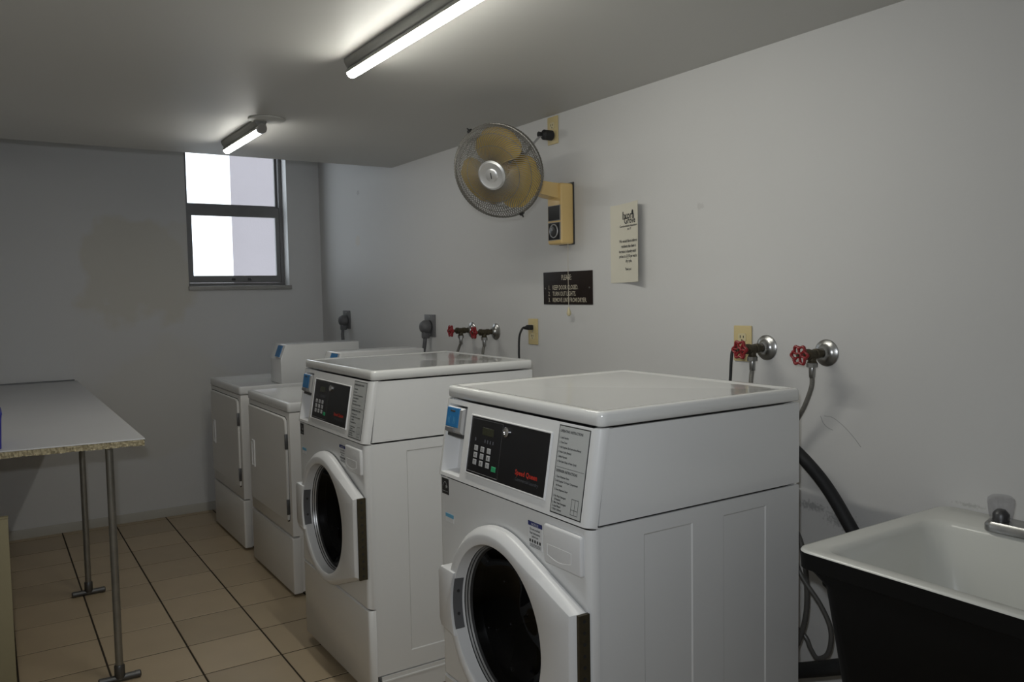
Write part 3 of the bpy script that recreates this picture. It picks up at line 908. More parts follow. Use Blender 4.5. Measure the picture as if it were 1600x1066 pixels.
# ------------------------------------------------------------------ dryers
def dryer(y, label):
    ox, oy = -0.51, y + WD / 2
    r = thing('clothes_dryer', label, 'dryer', (ox, oy, 0), 'low white clothes dryers')
    o = lambda: MB(ox, oy - y, 0)
    XF = -0.864
    b = o()
    b.box(XF + 0.003, -0.155, 0.0, WD, 0.290, 0.872, 0.004, edges=lambda d, c: c.x < XF + 0.05)
    b.box(XF + 0.035, -0.155, 0.002, WD - 0.002, 0.02, 0.300)
    b.build('cabinet', 'dryer_enamel', r)
    b = o()
    b.box(XF, XF + 0.045, 0.0, WD, 0.012, 0.282, 0.008, 3)
    b.build('lower_panel', 'dryer_enamel', r)
    for fx in (-0.78, -0.22):
        for fv in (0.06, WD - 0.06):
            o().cyl((fx, fv, 0), (fx, fv, 0.03), 0.02, seg=12).build('foot', 'black_rubber', r)
    L = o()
    rr = lambda i, z, rad: rrect(XF - 0.002 + i, -0.150 - i, i, WD - i, rad, z)
    L.loft([rr(0.003, 0.876, 0.012), rr(0.0, 0.879, 0.014), rr(0.0, 0.911, 0.014), rr(0.003, 0.917, 0.012), rr(0.009, 0.919, 0.010), rr(0.020, 0.919, 0.010), rr(0.028, 0.916, 0.008)], True, True)
    L.build('worktop', 'white_enamel', r, ang=1.0)
    # door: a panel with clipped corners standing proud, dark joint round it
    v0, v1, z0, z1 = 0.034, 0.655, 0.352, 0.846
    def ol(g, X):
        k = 0.03
        return [(X, v0 + g + k, z0 + g), (X, v1 - g, z0 + g), (X, v1 - g, z1 - g), (X, v0 + g + k, z1 - g), (X, v0 + g + 0.006, z1 - g - 0.010), (X, v0 + g, z1 - g - k), (X, v0 + g, z0 + g + k), (X, v0 + g + 0.006, z0 + g + 0.01)]
    b = o()
    b.loft([ol(-0.004, XF + 0.0025), ol(0.0, XF + 0.0025)], False, False)
    b.build('door_joint', 'gap_dark', r)
    b = o()
    b.loft([ol(0.0, XF + 0.006), ol(0.0, XF - 0.004), ol(0.004, XF - 0.008)], False, True)
    d = b.build('door', 'dryer_enamel', r, ang=0.4)
    # recessed pull with a white rim
    X = XF - 0.008
    b = o()
    hv, hz0, hz1 = 0.578, 0.528, 0.668
    q = lambda g, X: [(X, hv - 0.024 + g, hz0 + g), (X, hv + 0.024 - g, hz0 + g), (X, hv + 0.024 - g, hz1 - g), (X, hv - 0.024 + g, hz1 - g)]
    b.loft([q(0, X), q(0.001, X - 0.006), q(0.007, X - 0.006), q(0.010, X + 0.004)], False, False)
    h = b.build('door_pull', 'white_plastic', d, ang=0.3)
    b = o()
    b.loft([q(0.0095, X - 0.0003)], False, True)
    b.build('pull_recess', 'dryer_enamel', h)
    for zz in (0.735, 0.425):
        b = o()
        b.box(X - 0.003, XF + 0.004, 0.029, 0.040, zz - 0.036, zz + 0.036, 0.002)
        b.build('hinge', 'pipe_dark', d)
    # meter case and control hood
    b = o()
    b.prism([(-0.629, 0.9165), (-0.629, 1.055), (-0.598, 1.139), (-0.155, 1.139), (-0.155, 0.9165)], 'y', 0.004, 0.205, 0.005)
    mc = b.build('meter_case', 'white_enamel', r)
    sd = Vector((0.031, 0, 0.084)).normalized()
    sn = Vector((-0.084, 0, 0.031)).normalized()
    b = o()
    P0 = Vector((-0.629, 0, 1.055))
    f = lambda t, v, h: tuple(P0 + sd * t + sn * h + Vector((0, v, 0)))
    b.loft([[f(0.008, 0.012, -0.002), f(0.008, 0.095, -0.002), f(0.084, 0.095, -0.002), f(0.084, 0.012, -0.002)],
            [f(0.010, 0.014, 0.012), f(0.010, 0.093, 0.012), f(0.082, 0.093, 0.012), f(0.082, 0.014, 0.012)]], True, True)
    cr = b.build('card_reader', 'silver', mc, ang=0.3)
    b = o()
    b.loft([[f(0.012, 0.010, 0.0095), f(0.012, 0.088, 0.0095), f(0.080, 0.088, 0.0095), f(0.080, 0.010, 0.0095)],
            [f(0.013, 0.011, 0.014), f(0.013, 0.087, 0.014), f(0.079, 0.087, 0.014), f(0.079, 0.011, 0.014)]], True, True)
    b.build('reader_face', 'blue_face', mc, ang=0.3)
    b = o()
    b.prism([(-0.30, 0.9165), (-0.27, 1.080), (-0.155, 1.080), (-0.155, 0.9165)], 'y', 0.208, WD - 0.005, 0.005)
    b.build('control_hood', 'white_enamel', r)
    return r


YCD, YDD = 3.548, 4.399
dry_near = dryer(YCD, 'low white dryer tucked right behind the middle washer')
dry_far = dryer(YDD, 'low white dryer furthest back, closest to the window wall')

# ------------------------------------------------------------------ folding table on the left
TX0, TX1, TY0, TY1, TZ = XL + 0.002, -1.566, 2.945, YB - 0.003, 0.923
tb = thing('folding_table', 'long white laminate table on pipe legs with a chipped chipboard edge, along the left wall', 'table', (-1.84, 4.2, 0))
o = lambda: MB(-1.84, 4.2, 0)
o().loft([[(TX0, TY0 + 0.05, TZ - 0.004), (TX1, TY0, TZ - 0.004), (TX1, TY1, TZ - 0.004), (TX0, TY1, TZ - 0.004)],
          [(TX0, TY0 + 0.051, TZ), (TX1 - 0.001, TY0 + 0.001, TZ), (TX1 - 0.001, TY1, TZ), (TX0, TY1, TZ)]], True, True).build('laminate_top', 'laminate', tb)
# crumbled chipboard core: ragged front edge
b = o()
N = 150
rows = []
for q, (zz, amp) in enumerate(((TZ - 0.0045, 0.002), (TZ - 0.009, 0.007), (TZ - 0.015, 0.006), (TZ - 0.021, 0.007), (TZ - 0.026, 0.004))):
    row = []
    for k in range(N + 1):
        t = k / N
        x = TX0 + (TX1 - 0.002 - TX0) * t
        yb = TY0 + 0.05 * (1 - t) + 0.003
        chip = 0.010 * max(0, math.sin(t * 37) * math.sin(t * 91 + 2)) if 0 < q < 4 else 0
        row.append((x, yb + random.uniform(-amp, amp * 0.4) + chip * (0.6 if q == 1 else 0.3), zz + (random.uniform(-.0015, .0015) if 0 < q < 4 else 0) + (0.004 * max(0, math.sin(t * 23)) * random.random() if q == 4 else 0)))
    rows.append(row)
b.loft(rows, closed=False)
nv = [(TX1 - 0.002, TY0 + 0.003), (TX1 - 0.002, TY1), (TX0, TY1)]
for p, q in zip(nv[:-1], nv[1:]):
    b.poly([(p[0], p[1], TZ - 0.0045), (q[0], q[1], TZ - 0.0045), (q[0], q[1], TZ - 0.026), (p[0], p[1], TZ - 0.026)])
b.poly([rows[4][k] for k in range(N + 1)] + [(TX1 - 0.002, TY1, TZ - 0.026), (TX0, TY1, TZ - 0.026)])
b.build('chipboard_core', 'chipboard', tb, ang=0.3)
for ly in (3.112, 4.172):
    lx = -1.664
    b = o()
    b.cyl((lx, ly, 0.012), (lx, ly, TZ - 0.0262), 0.0135, seg=18)
    lg = b.build('leg', 'pipe', tb)
    b = o()
    b.lathe((lx, ly, 0.015), (0, 0, 1), [(0, 0.016), (0.005, 0.0185), (0.045, 0.0185), (0.050, 0.016), (0.050, 0.013)], 18)
    b.tube([(lx - 0.068, ly, 0.0135), (lx, ly, 0.0135), (lx + 0.068, ly, 0.0135)], 0.0125, 14, 2)
    for sx in (-1, 1):
        b.lathe((lx + sx * 0.052, ly, 0.0135), (sx, 0, 0), [(0, 0.0135), (0.016, 0.0135), (0.020, 0.010), (0.020, 0)], 14)
    b.build('tee_foot', 'pipe_dark', lg)
    b = o()
    b.lathe((lx, ly, TZ - 0.0262), (0, 0, -1), [(0, 0.036), (0.004, 0.036), (0.006, 0.018), (0.022, 0.017), (0.022, 0.0135)], 20)
    b.build('flange', 'pipe_dark', lg)
lb = thing('leaning_board', 'tan board standing on the floor under the table, at the left border', 'board', (-2.05, 3.07, 0))
MB(-2.05, 3.07, 0).box(XL + 0.003, -1.987, 3.06, 3.078, 0.0005, 0.68, 0.002).build('panel', 'tan_board', lb)
MB(-2.05, 3.07, 0).box(XL + 0.003, -1.986, 3.0585, 3.0795, 0.68, 0.686, 0.001).build('edge_strip', 'tan_board', lb)
o().box(TX0, -1.58, YB - 0.016, YB - 0.003, TZ + 0.0003, TZ + 0.008).build('back_bead', 'pipe_dark', tb)

bx = thing('storage_tub', 'blue plastic tub on the table, only its edge in view at the left border', 'tub', (-2.055, 3.10, TZ))
q = [rrect(-2.115, -1.994, 3.02, 3.18, 0.012, TZ + 0.001, 3), rrect(-2.117, -1.990, 3.017, 3.183, 0.012, TZ + 0.10, 3), rrect(-2.118, -1.988, 3.016, 3.184, 0.012, TZ + 0.115, 3), rrect(-2.110, -1.994, 3.023, 3.177, 0.012, TZ + 0.115, 3), rrect(-2.108, -2.0, 3.028, 3.172, 0.012, TZ + 0.01, 3)]
MB(-2.055, 3.10, TZ).loft(q, True, True).build('tub_body', 'blue_plastic', bx)
MB(-2.055, 3.10, TZ).loft([rrect(-2.119, -1.987, 3.015, 3.185, 0.012, TZ + 0.1155, 3), rrect(-2.117, -1.989, 3.017, 3.183, 0.012, TZ + 0.124, 3)], True, True).build('tub_lid', 'blue_plastic', bx)

# ------------------------------------------------------------------ sink
sk = thing('laundry_sink', 'deep white enamel laundry sink with a black outside, at the right border', 'sink', (-0.30, 0.66, 0))
o = lambda: MB(-0.30, 0.66, 0)
sx0, sx1, sy0, sy1, sz = -0.588, -0.004, 0.345, 0.968, 0.857
b = o()
b.loft([rrect(sx0, sx1, sy0, sy1, 0.035, sz - 0.005), rrect(sx0 + 0.002, sx1 - 0.001, sy0 + 0.002, sy1 - 0.002, 0.034, sz - 0.001), rrect(sx0 + 0.007, sx1 - 0.003, sy0 + 0.007, sy1 - 0.007, 0.032, sz),
        rrect(sx0 + 0.030, sx1 - 0.125, sy0 + 0.032, sy1 - 0.040, 0.045, sz), rrect(sx0 + 0.037, sx1 - 0.132, sy0 + 0.039, sy1 - 0.047, 0.045, sz - 0.004),
        rrect(sx0 + 0.043, sx1 - 0.138, sy0 + 0.046, sy1 - 0.054, 0.060, sz - 0.016), rrect(sx0 + 0.075, sx1 - 0.150, sy0 + 0.075, sy1 - 0.085, 0.11, sz - 0.26),
        rrect(sx0 + 0.095, sx1 - 0.165, sy0 + 0.095, sy1 - 0.105, 0.11, sz - 0.30), rrect(sx0 + 0.13, sx1 - 0.20, sy0 + 0.13, sy1 - 0.14, 0.10, sz - 0.315)], False, True)
b.build('basin', 'sink_enamel', sk, ang=1.2)
b = o()
b.loft([rrect(sx0, sx1, sy0, sy1, 0.035, sz - 0.0052), rrect(sx0 + 0.001, sx1, sy0 + 0.001, sy1 - 0.001, 0.034, sz - 0.040), rrect(sx0 + 0.010, sx1, sy0 + 0.012, sy1 - 0.018, 0.034, sz - 0.044),
        rrect(sx0 + 0.012, sx1 - 0.02, sy0 + 0.02, sy1 - 0.052, 0.04, sz - 0.07), rrect(sx0 + 0.040, sx1 - 0.05, sy0 + 0.05, sy1 - 0.088, 0.05, sz - 0.38), rrect(sx0 + 0.07, sx1 - 0.08, sy0 + 0.08, sy1 - 0.115, 0.05, sz - 0.40)], False, True)
b.build('outer_shell', 'sink_black', sk, ang=0.9)
for yy0, yy1 in ((0.930, 0.962), (0.352, 0.384)):
    o().prism([(-0.50, sz - 0.040), (-0.10, sz - 0.040), (-0.10, sz - 0.20), (-0.18, sz - 0.20), (-0.47, sz - 0.125), (-0.50, sz - 0.10)], 'y', yy0, yy1, 0.004).build('bracket', 'sink_black', sk)
for lx in (-0.49, -0.11):
    for ly in (0.44, 0.865):
        o().cyl((lx, ly, 0), (lx, ly, sz - 0.36), 0.016, 0.020, seg=14).build('leg', 'sink_black', sk)
o().lathe((-0.37, 0.66, sz - 0.3148), (0, 0, 1), [(0, 0.03), (0.003, 0.03), (0.004, 0.022), (0.001, 0.018), (0.001, 0)], 24).build('drain', 'worn_chrome', sk)
# faucet on the back ledge
b = o()
fx = -0.098
b.loft([rrect(fx - 0.048, fx + 0.024, 0.600, 0.803, 0.024, sz + 0.0002), rrect(fx - 0.048, fx + 0.024, 0.600, 0.803, 0.024, sz + 0.014), rrect(fx - 0.042, fx + 0.018, 0.606, 0.797, 0.020, sz + 0.022)], True, True)
fc = b.build('faucet_base', 'worn_chrome', sk)
for ky in (0.776, 0.628):
    o().lathe((fx - 0.012, ky, sz + 0.022), (0, 0, 1), [(0, 0.0175), (0.014, 0.0175), (0.020, 0.013), (0.024, 0.009), (0.024, 0)], 18).build('valve_stem', 'pipe_dark', fc)
    b = o()
    loops = []
    for t, rad in ((0.003, 0.021), (0.006, 0.0225), (0.040, 0.0265), (0.050, 0.0255), (0.055, 0.020)):
        loops.append([(fx - 0.012 + rad * (1 + 0.05 * (k % 2)) * math.cos(2 * math.pi * k / 28), ky + rad * (1 + 0.05 * (k % 2)) * math.sin(2 * math.pi * k / 28), sz + 0.022 + t) for k in range(28)])
    b.loft(loops, True, True)
    b.build('clear_knob', 'acrylic', fc, ang=0.3)
b = o()
b.tube([(fx - 0.012, 0.702, sz + 0.02), (fx - 0.016, 0.702, sz + 0.055), (fx - 0.05, 0.672, sz + 0.075), (fx - 0.105, 0.610, sz + 0.070), (fx - 0.125, 0.585, sz + 0.045)], 0.013, 16)
b.build('spout', 'chrome', fc)
o().cyl((fx - 0.014, 0.696, sz + 0.060), (fx - 0.014, 0.696, sz + 0.092), 0.013, 0.011, seg=14).build('diverter_cap', 'blue_plastic', fc)

# ------------------------------------------------------------------ wall fan
FO = (0.0, 2.537, 1.73)
DX_, DY_ = 0.026, 0.032      # the housing's face plate
fan = thing('wall_fan', 'amber-bladed wall fan in a round wire cage, high on the right wall', 'fan', FO)
o = lambda: MB(*FO)
b = o()
b.box(-0.066, -0.001, 2.489, 2.585, 1.606, 1.850, 0.009, 3)
hs_ = b.build('switch_housing', 'fan_yellow', fan)
o().box(-0.005, -0.0003, 2.485, 2.589, 1.604, 1.855, 0.002).build('wall_plate', 'dark_plastic', fan)
for z0, z1, nm in ((1.700, 1.762, 'upper_badge'), (1.622, 1.694, 'dial_plate')):
    bb = o()
    bb.box(-0.0945 + DX_, -0.0905 + DX_, 2.462 + DY_, 2.543 + DY_, z0, z1, 0.001)
    p = bb.build('badge_border' if nm == 'upper_badge' else 'dial_border', 'grey_line', hs_)
    o().box(-0.0955 + DX_, -0.0925 + DX_, 2.4645 + DY_, 2.5405 + DY_, z0 + 0.0025, z1 - 0.0025).build(nm, 'black_gloss', hs_)
b = o()
b.torus((-0.0965 + DX_, 2.5025 + DY_, 1.659), (1, 0, 0), 0.026, 0.0028, 32, 6)
b.build('dial_ring', 'silver', hs_)
o().lathe((-0.095 + DX_, 2.5025 + DY_, 1.659), (-1, 0, 0), [(0, 0.021), (0.006, 0.020), (0.008, 0.017), (0.008, 0)], 24).build('dial_knob', 'dark_plastic', hs_)
o().box(-0.106 + DX_, -0.1025 + DX_, 2.5005 + DY_, 2.5045 + DY_, 1.659, 1.678).build('dial_pointer', 'silver', hs_)
text_mesh([('0 1 2 3', 0.011, (-0.0958 + DX_, 2.5025 + DY_, 1.684), 'CENTER')], (0, -1, 0), (0, 0, 1), 'dial_marks', 'grey_line', hs_, FO)
# head: axis points into the room and a little down
hc = Vector((-0.405, 2.42, 1.861))
ax = Vector((-0.787, -0.478, -0.368)).normalized()
e1 = ax.cross(Vector((0, 0, 1))).normalized()
e2 = e1.cross(ax).normalized()
hp = lambda t, rad, a: hc + ax * t + (e1 * math.cos(a) + e2 * math.sin(a)) * rad
b = o()
mend = hc - ax * 0.155
b.loft([[(-0.03, 2.505, 1.786), (-0.03, 2.570, 1.786), (-0.03, 2.570, 1.8495), (-0.03, 2.505, 1.8495)],
        [(-0.09, 2.503, 1.792), (-0.09, 2.567, 1.792), (-0.09, 2.567, 1.8495), (-0.09, 2.503, 1.8495)],
        [(-0.19, 2.492, 1.806), (-0.19, 2.550, 1.806), (-0.19, 2.550, 1.855), (-0.19, 2.492, 1.855)],
        [(-0.27, 2.478, 1.850), (-0.27, 2.530, 1.850), (-0.25, 2.530, 1.895), (-0.25, 2.478, 1.895)]], True, True)
b.cyl((-0.255, 2.503, 1.85), (-0.275, 2.495, 1.93), 0.024, seg=16)
b.build('arm', 'fan_yellow', fan)
b = o()
b.lathe(mend - ax * 0.03, ax, [(0, 0.02), (0.006, 0.045), (0.03, 0.058), (0.10, 0.058), (0.125, 0.045), (0.13, 0.02)], 28, True, True)
b.build('motor', 'grey_rubber', fan)
o().cyl(mend + ax * 0.095, hc + ax * 0.01, 0.006, seg=10).build('shaft', 'chrome', fan)
# blades
hub = o().lathe(hc - ax * 0.045, ax, [(0, 0.0), (0, 0.034), (0.03, 0.036), (0.05, 0.030), (0.058, 0.0)], 28).build('blade_hub', 'fan_yellow', fan)
for kb, a0 in enumerate((85, 205, 325)):
    b = o()
    NA, NR = 12, 8
    g = []
    for i in range(NR + 1):
        t = i / NR
        rad = 0.030 + 0.129 * t
        wdt = math.radians(38 + 84 * math.sin(math.pi * min(1, 0.18 + 0.72 * t)) ** 0.8) * (1 if t < 0.85 else 1 - (t - 0.85) * 2.2)
        row = []
        for j in range(NA + 1):
            s_ = j / NA - 0.5
            a = math.radians(a0 + 14 * t) + s_ * wdt
            row.append(hp(-0.020 + s_ * 0.045 * (1 - 0.35 * t), rad, a))
        g.append(row)
    b.loft(g, closed=False)
    g2 = [[p - ax * 0.0018 for p in row] for row in g]
    b.loft(list(reversed(g2)), closed=False)
    b.build('blade', 'fan_blade', fan, ang=2, fix=False)
# cage: front and back wires fine enough to be joined
for nm, sgn, dep, rin in (('front_cage', 1, 0.048, 0.043), ('rear_cage', -1, 0.062, 0.045)):
    b = o()
    nw = 96
    for k in range(nw):
        a = 2 * math.pi * k / nw
        pts = []
        for i in range(7):
            t = i / 6
            rad = rin + (0.174 - rin) * math.sin(t * math.pi / 2) ** 0.9
            dz = dep * (1 - t ** 2.6)
            pts.append(hp(sgn * (dz + 0.004), rad, a + sgn * 0.75 * t))
        pts.append(hp(-sgn * 0.004, 0.1765, a + sgn * 0.78))
        b.tube(pts, 0.00135, 4, 0, False)
    for rad, t in ((0.105, 0.84), (0.145, 0.48)):
        b.torus(hc + ax * sgn * (dep * t + 0.003), ax, rad, 0.0014, 40, 5)
    cg = b.build(nm, 'cage_wire', fan, ang=3)
    cg['kind'] = 'stuff'
b = o()
b.torus(hc, ax, 0.1745, 0.0032, 64, 8)
b.build('cage_rim', 'cage_wire', fan)
b = o()
b.lathe(hc + ax * 0.050, ax, [(-0.004, 0.046), (0.0, 0.054), (0.006, 0.054), (0.011, 0.047), (0.007, 0.038), (0.006, 0.025), (0.010, 0.020), (0.011, 0.0)], 40)
bd = b.build('cage_badge', 'silver', fan)
b = o()
c0_ = hc + ax * 0.062
b.poly([c0_ + e1 * 0.002 + e2 * 0.011, c0_ - e1 * 0.002 + e2 * 0.011, c0_ - e1 * 0.002 - e2 * 0.011, c0_ + e1 * 0.002 - e2 * 0.011])
b.build('badge_mark', 'dark_plastic', bd)
for a in (62, -112):
    b = o()
    aa = math.radians(a)
    b.cyl(hp(0.010, 0.1775, aa), hp(-0.012, 0.1775, aa), 0.0065, seg=8)
    b.cyl(hp(0.0, 0.176, aa), hp(0.004, 0.192, aa), 0.004, 0.0025, seg=8)
    b.build('cage_clip', 'black_rubber', fan)
# pull cord with bell end
b = o()
b.tube([(-0.035, 2.487, 1.608), (-0.036, 2.487, 1.50), (-0.035, 2.487, 1.345)], 0.0011, 6, 3)
pc = b.build('pull_cord', 'cord_white', fan)
o().lathe((-0.035, 2.487, 1.350), (0, 0, -1), [(0, 0.002), (0.006, 0.004), (0.020, 0.0085), (0.028, 0.009), (0.034, 0.006), (0.036, 0)], 16).build('cord_bell', 'ivory_light', pc)
# power cord to the outlet above
b = o()
b.tube([tuple(mend - ax * 0.02 + Vector((0.0, 0, 0.03))), (-0.19, 2.57, 1.955), (-0.13, 2.60, 2.005), (-0.08, 2.612, 2.048), (-0.055, 2.615, 2.058)], 0.0042, 8)
pw = b.build('power_cord', 'grey_line', fan)
b = o()
b.lathe((-0.062, 2.615, 2.060), (1, 0, 0), [(-0.022, 0.006), (-0.02, 0.011), (-0.008, 0.010), (-0.004, 0.008), (0, 0.014), (0.006, 0.021), (0.045, 0.021), (0.050, 0.016), (0.0525, 0.0)], 20, True)
b.build('plug', 'black_rubber', pw)

# ------------------------------------------------------------------ outlets
def outlet(y, z, label, cover='ivory', w_=0.072, h_=0.114, hole=True):
    r = thing('wall_outlet', label, 'outlet', (0, y, z))
    b = MB(0, y, z)
    b.box(-0.0065, -0.0003, y - w_ / 2, y + w_ / 2, z - h_ / 2, z + h_ / 2, 0.003)
    pl = b.build('cover_plate', cover, r)
    for s in (-1, 1):
        zc = z + s * 0.0195
        b = MB(0, y, z)
        loop = [(y + 0.0165 * max(-0.98, min(0.98, 1.15 * math.cos(t))), zc + 0.0145 * max(-0.9, min(0.9, 1.2 * math.sin(t)))) for t in [2 * math.pi * k / 20 for k in range(20)]]
        b.loft([[(-0.0064, p[0], p[1]) for p in loop], [(-0.0085, p[0], p[1]) for p in loop]], False, True)
        rc = b.build('receptacle', 'ivory_light', r, ang=0.4)
        b = MB(0, y, z)
        for dy, hh in ((0.0063, 0.0045), (-0.0063, 0.0035)):
            b.box(-0.0092, -0.0083, y + dy - 0.0013, y + dy + 0.0013, zc + 0.002 - hh, zc + 0.002 + hh)
        b.cyl((-0.0092, y, zc - 0.0085), (-0.0083, y, zc - 0.0085), 0.0025, seg=8)
        b.build('slots', 'print_black', rc)
    MB(0, y, z).lathe((-0.0064, y, z), (-1, 0, 0), [(0, 0.0035), (0.0015, 0.003), (0.0015, 0)], 10).build('screw', 'silver', r)
    return r


outlet(2.622, 2.083, 'ivory outlet plate high on the wall, fed to the fan plug')
outlet(2.790, 1.240, 'ivory outlet plate with a black plug, between the middle valves and the brown sign')
outlet(1.615, 1.239, 'ivory outlet plate behind the red tap wheel, above the nearest washer')


def big_outlet(y, z, label):
    r = thing('dryer_outlet', label, 'outlet', (0, y, z))
    MB(0, y, z).box(-0.006, -0.0003, y - 0.062, y + 0.062, z - 0.060, z + 0.060, 0.002).build('cover_plate', 'grey_plate', r)
    MB(0, y, z).lathe((-0.0055, y, z), (-1, 0, 0), [(0, 0.03), (0.006, 0.03), (0.006, 0)], 24).build('receptacle', 'dark_plastic', r)
    for s in (-1, 1):
        MB(0, y, z).lathe((-0.0058, y, z + s * 0.047), (-1, 0, 0), [(0, 0.004), (0.0015, 0.0035), (0.0015, 0)], 10).build('screw', 'silver', r)


big_outlet(4.973, 1.252, 'grey heavy-duty outlet furthest back, by the corner')
big_outlet(3.772, 1.242, 'grey heavy-duty outlet to the left of the red-wheeled valves')


def dryer_cord(y, z, end, par):
    k = tuple(par.location)
    b = MB(*k)
    b.lathe((-0.012, y, z), (-1, 0, 0), [(0.0, 0.030), (0.004, 0.036), (0.028, 0.036), (0.046, 0.026), (0.052, 0.012), (0.052, 0)], 28, True)
    b.box(-0.052, -0.014, y - 0.016, y + 0.016, z - 0.062, z - 0.02, 0.006)
    pg = b
    b = MB(*k)
    b.tube([(-0.036, y, z - 0.05), (-0.040, y, z - 0.09), (-0.045, y + end[0], z - 0.16), (-0.075, y + end[1], 0.98), (-0.10, y + end[1], 0.75), (-0.143, y + end[1] - 0.02, 0.45)], 0.0105, 10)
    pg.build('plug', 'grey_rubber', b.build('power_cord', 'grey_rubber', par))


dryer_cord(4.960, 1.246, (-0.01, -0.02), dry_far)
dryer_cord(3.770, 1.236, (0.02, 0.04), dry_near)


def washer_cord(y, z, pts, par, out=0.045):
    k = tuple(par.location)
    b = MB(*k)
    b.box(-0.036, -0.0095, y - 0.012, y + 0.012, z - 0.011, z + 0.011, 0.004)
    b.cyl((-0.036, y, z), (-out - 0.005, y, z - 0.002), 0.009, 0.006, seg=10)
    pg = b
    b = MB(*k)
    b.tube([(-0.040, y, z)] + pts, 0.0048, 8)
    pg.build('plug', 'black_rubber', b.build('power_cord', 'black_rubber', par))


washer_cord(2.790, 1.259, [(-0.058, 2.792, 1.256), (-0.070, 2.800, 1.22), (-0.072, 2.803, 1.15), (-0.075, 2.80, 1.06), (-0.12, 2.79, 0.85), (-0.26, 2.78, 0.6), (-0.279, 2.78, 0.55)], wash_mid)
washer_cord(1.615, 1.219, [(-0.055, 1.612, 1.218), (-0.066, 1.607, 1.19), (-0.066, 1.612, 1.12), (-0.07, 1.62, 1.05), (-0.14, 1.63, 0.85), (-0.26, 1.63, 0.62), (-0.279, 1.63, 0.55)], wash_near)

# ------------------------------------------------------------------ hose valves and braided hoses
def valve(y, z, label, tilt=0.0):
    r = thing('hose_valve', label, 'valve', (0, y, z), 'red-wheeled hose valves on the right wall')
    k = (0, y, z)
    MB(*k).lathe((-0.0003, y, z), (-1, 0, 0), [(0, 0.039), (0.0025, 0.0388), (0.0055, 0.0355), (0.0085, 0.028), (0.013, 0.020), (0.022, 0.0160), (0.026, 0.0150), (0.026, 0.011)], 32).build('wall_flange', 'worn_chrome', r)
    b = MB(*k)
    b.lathe((0, y, z), (-1, 0, 0), [(0.010, 0.0115), (0.040, 0.0115), (0.041, 0.0145), (0.054, 0.0145), (0.055, 0.0125), (0.078, 0.0135), (0.080, 0.0155), (0.090, 0.0155), (0.091, 0.009), (0.100, 0.008), (0.102, 0.0045), (0.120, 0.0045)], 18)
    b.lathe((-0.066, y, z - 0.006), (0, 0, -1), [(0, 0.0115), (0.014, 0.0115), (0.016, 0.0135), (0.020, 0.0135)], 16)
    b.build('valve_body', 'bronze', r)
    b = MB(*k)
    b.lathe((-0.066, y, z - 0.024), (0, 0, -1), [(0, 0.0135), (0.001, 0.0155), (0.013, 0.0155), (0.014, 0.012), (0.014, 0.009)], 8)
    b.build('hose_nut', 'worn_chrome', r)
    # six-lobed wheel
    b = MB(*k)
    c = Vector((-0.122, y, z))
    loops = []
    n = 48
    for i in range(n + 1):
        a = 2 * math.pi * i / n + tilt
        rad = 0.0235 + 0.0035 * math.cos(6 * a)
        e = Vector((0, math.cos(a), math.sin(a)))
        loops.append([c + e * (rad + 0.0048 * math.cos(2 * math.pi * q / 8)) + Vector((0.0048 * math.sin(2 * math.pi * q / 8), 0, 0)) for q in range(8)])
    b.loft(loops)
    for i in range(6):
        a = math.pi * i / 3 + tilt
        e = Vector((0, math.cos(a), math.sin(a)))
        b.cyl(c + e * 0.006, c + e * 0.026, 0.0034, 0.0042, seg=8)
    b.lathe(c + Vector((0.006, 0, 0)), (-1, 0, 0), [(0, 0.0085), (0.010, 0.0085), (0.012, 0.006), (0.012, 0)], 14, True)
    wh = b.build('hand_wheel', 'red_paint', r)
    MB(*k).lathe((-0.128, y, z), (-1, 0, 0), [(0, 0.0045), (0.004, 0.004), (0.004, 0)], 8).build('wheel_nut', 'bronze', wh)


def hose(y, z, pts, label, r0=0.0068):
    r = thing('braided_hose', label, 'hose', (-0.066, y, z - 0.038), 'braided hoses hanging from the valves')
    k = (-0.066, y, z - 0.038)
    MB(*k).lathe((-0.066, y, z - 0.0375), (0, 0, -1), [(0, 0.009), (0.004, 0.0095), (0.028, 0.0085), (0.030, r0)], 14).build('ferrule', 'worn_chrome', r)
    MB(*k).tube([(-0.066, y, z - 0.06)] + pts, r0, 10, 10).build('hose_tube', 'braid', r)


V = [(1.524, 1.230), (1.311, 1.225), (3.326, 1.231), (3.104, 1.230)]
valve(*V[0], 'red-wheeled valve in front of the ivory outlet, above the nearest washer', 0.1)
valve(*V[1], 'red-wheeled valve nearest the sink, standing clear of the washer top', 0.35)
valve(*V[2], 'leftmost red-wheeled valve, next to the grey outlet behind the middle washer', 0.2)
valve(*V[3], 'red-wheeled valve just left of the black-plugged outlet, behind the middle washer', 0.0)
hose(1.524, 1.230, [(-0.070, 1.525, 1.14), (-0.074, 1.53, 1.06), (-0.11, 1.53, 0.90), (-0.20, 1.52, 0.78), (-0.268, 1.51, 0.74)], 'braided hose under the valve in front of the ivory outlet')
hose(1.311, 1.225, [(-0.062, 1.316, 1.13), (-0.055, 1.345, 1.07), (-0.044, 1.392, 1.00), (-0.036, 1.435, 0.90), (-0.12, 1.48, 0.72), (-0.268, 1.50, 0.66)], 'braided hose swinging behind the nearest washer beside the sink')
hose(3.326, 1.231, [(-0.070, 3.345, 1.14), (-0.08, 3.36, 1.08), (-0.09, 3.36, 0.95), (-0.16, 3.30, 0.80), (-0.25, 3.05, 0.72), (-0.268, 3.0, 0.70)], 'braided hose under the leftmost red-wheeled valve, next to the grey outlet')
